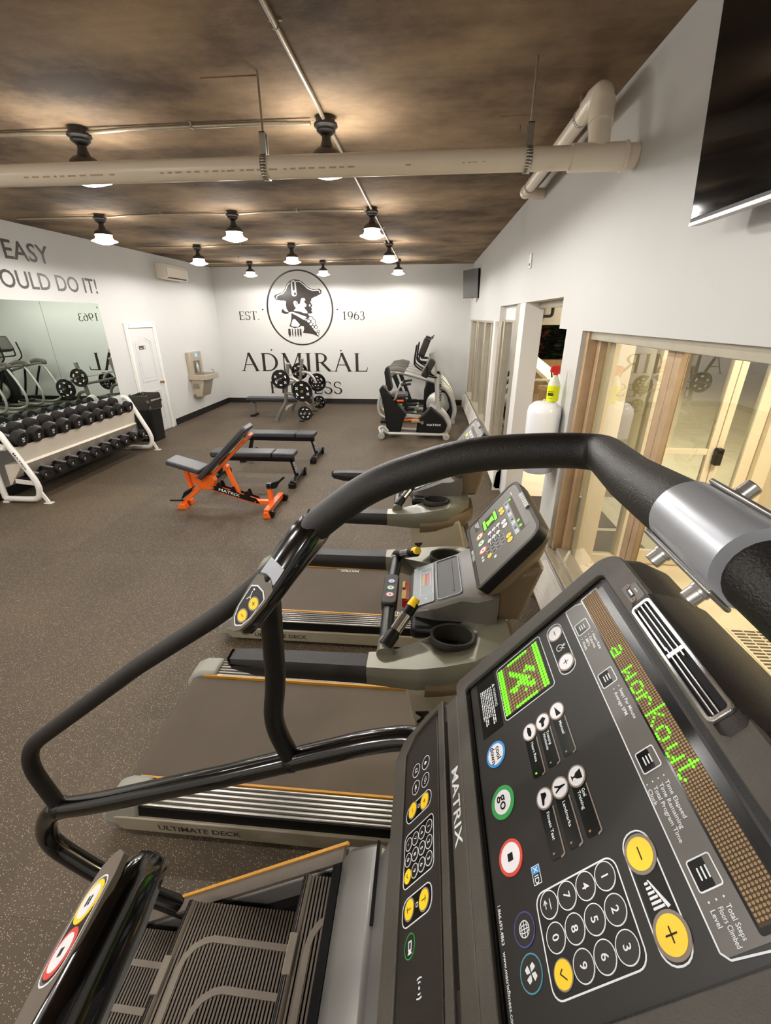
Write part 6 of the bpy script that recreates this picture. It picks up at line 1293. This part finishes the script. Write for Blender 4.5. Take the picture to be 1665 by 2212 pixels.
MB().beam((-.45, y, .42), (-.08, y, .40), .08, .05, (0, 0, 1)).build('centre_beam', 'frame_silver', rb); MB().beam((-.45, y-.05, .33), (-.1, y-.05, .36), .02, .03, (0, 0, 1)).build('heel_strap', 'orange_paint', rb)
# ================================================================== ELLIPTICAL TRAINERS
def elliptical(label):
    t = thing('elliptical_trainer', label, 'elliptical trainer', (-.15, 10.2, 0), 'silver suspension elliptical trainers'); y = 10.2
    for s in (-1, 1):
        o = .30
        MB().tube([(-.80, y+s*o, 1.13), (-.45, y+s*o, 1.10), (-.05, y+s*o, .99), (.20, y+s*o, .93), (.42, y+s*o, .78), (.60, y+s*o, .52), (.655, y+s*o, .30), (.60, y+s*o, .08)], .062, n=14, bend=.16, rv=.8).build('suspension_arm', 'frame_silver', t)
        MB().tube([(-.88, y+s*o, 1.10), (-.82, y+s*o, 1.145), (-.62, y+s*o, 1.165), (-.47, y+s*o, 1.125)], [.03, .062, .068, .066], n=14, bend=.03).build('arm_cap', 'plastic_grey', t)
        MB().tube([(.36, y+s*(o+.03), .82), (.50, y+s*(o+.04), .60), (.56, y+s*(o+.04), .34), (.50, y+s*(o+.04), .10)], .022, n=10, bend=.1).build('arm_groove', 'pad_side', t)
        MB().tube([(-.78, y+s*o, 1.06), (-.96, y+s*o, .72), (-1.06, y+s*o, .42), (-1.02, y+s*o, .17), (-.80, y+s*(o-.03), .10), (-.50, y+s*(o-.08), .12), (-.20, y+s*(o-.10), .16)], .03, n=12, bend=.14).build('pedal_link', 'frame_silver', t)
        MB().prism(rrect(-.62, -.25, *sorted((y+s*.10, y+s*.26)), .04), 'z', .17+.05*(s > 0), .22+.05*(s > 0)).build('foot_pedal', 'pad_side', t, bevel=.015)
        MB().tube([(-.72, y+s*.24, 1.04), (-.60, y+s*.2, .75), (-.4, y+s*.18, .25)], .026, n=10, bend=.08).build('hanger_tube', 'pad_side', t)
        MB().tube([(.10, y+s*.10, 1.08), (-.10, y+s*.24, 1.14), (-.27, y+s*.27, 1.26), (-.26, y+s*.28, 1.40), (-.225, y+s*.26, 1.64)], .017, n=10, bend=.09).build('moving_handle', 'pad_side', t)
        MB().tube([(.05, y+s*.08, 1.28), (-.18, y+s*.19, 1.30), (-.15, y+s*.19, 1.50), (-.05, y+s*.15, 1.66)], .017, n=10, bend=.06).build('fixed_handle', 'pad_side', t)
        MB().lathe([(.001, y+s*.13), (.25, y+s*.13), (.262, y+s*.15), (.262, y+s*.20), (.24, y+s*.215), (.001, y+s*.22)], (.28, 0, .43), 'y', 32).build('drive_disc', 'frame_silver', t)
        MB().box(.50, .66, *sorted((y+s*.22, y+s*.38)), 0, .09).build('front_foot', 'cap_grey', t, bevel=.015)
    MB().prism([(-.05, .10), (.60, .08), (.62, .30), (.40, .72), (.30, .98), (.05, 1.0), (-.04, .70)], 'y', y-.13, y+.13).build('drive_housing', 'plastic_black', t, bevel=.03)
    MB().tube([(.20, y, .85), (.16, y, 1.10), (.08, y, 1.40)], .07, n=14, bend=.1).build('console_mast', 'frame_silver', t)
    f = Face((-.06, y+.21, 1.80), (0, -1, 0), (.36, 0, .93)); mb = MB(); f.plate(mb, rrect(0, 420, 0, 380, 50), -140, 0); mb.build('console_case', 'plastic_charcoal', t, bevel=.02); mb = MB(); f.rr(mb, 35, 385, 30, 340, 20, 0, 2); mb.build('console_face', 'screen_grey', t)
    MB().tube([(.04, y+.1, 1.74), (.10, y+.1, 1.77), (.13, y+.1, 1.80)], .012, n=8, bend=.02).build('console_hook', 'pad_side', t)
    MB().box(-.95, .55, y-.07, y+.07, .03, .09).build('base_beam', 'frame_silver', t, bevel=.01); MB().box(-1.0, -.88, y-.32, y+.32, 0, .06).build('rear_foot', 'pad_side', t, bevel=.01)
    return t
e1 = elliptical('nearer elliptical trainer behind the recumbent bike, tall console'); e2 = copy_tree(e1, loc=(-.12, 11.35, 0)); e2['label'] = 'farther elliptical trainer by the back wall baseboard'
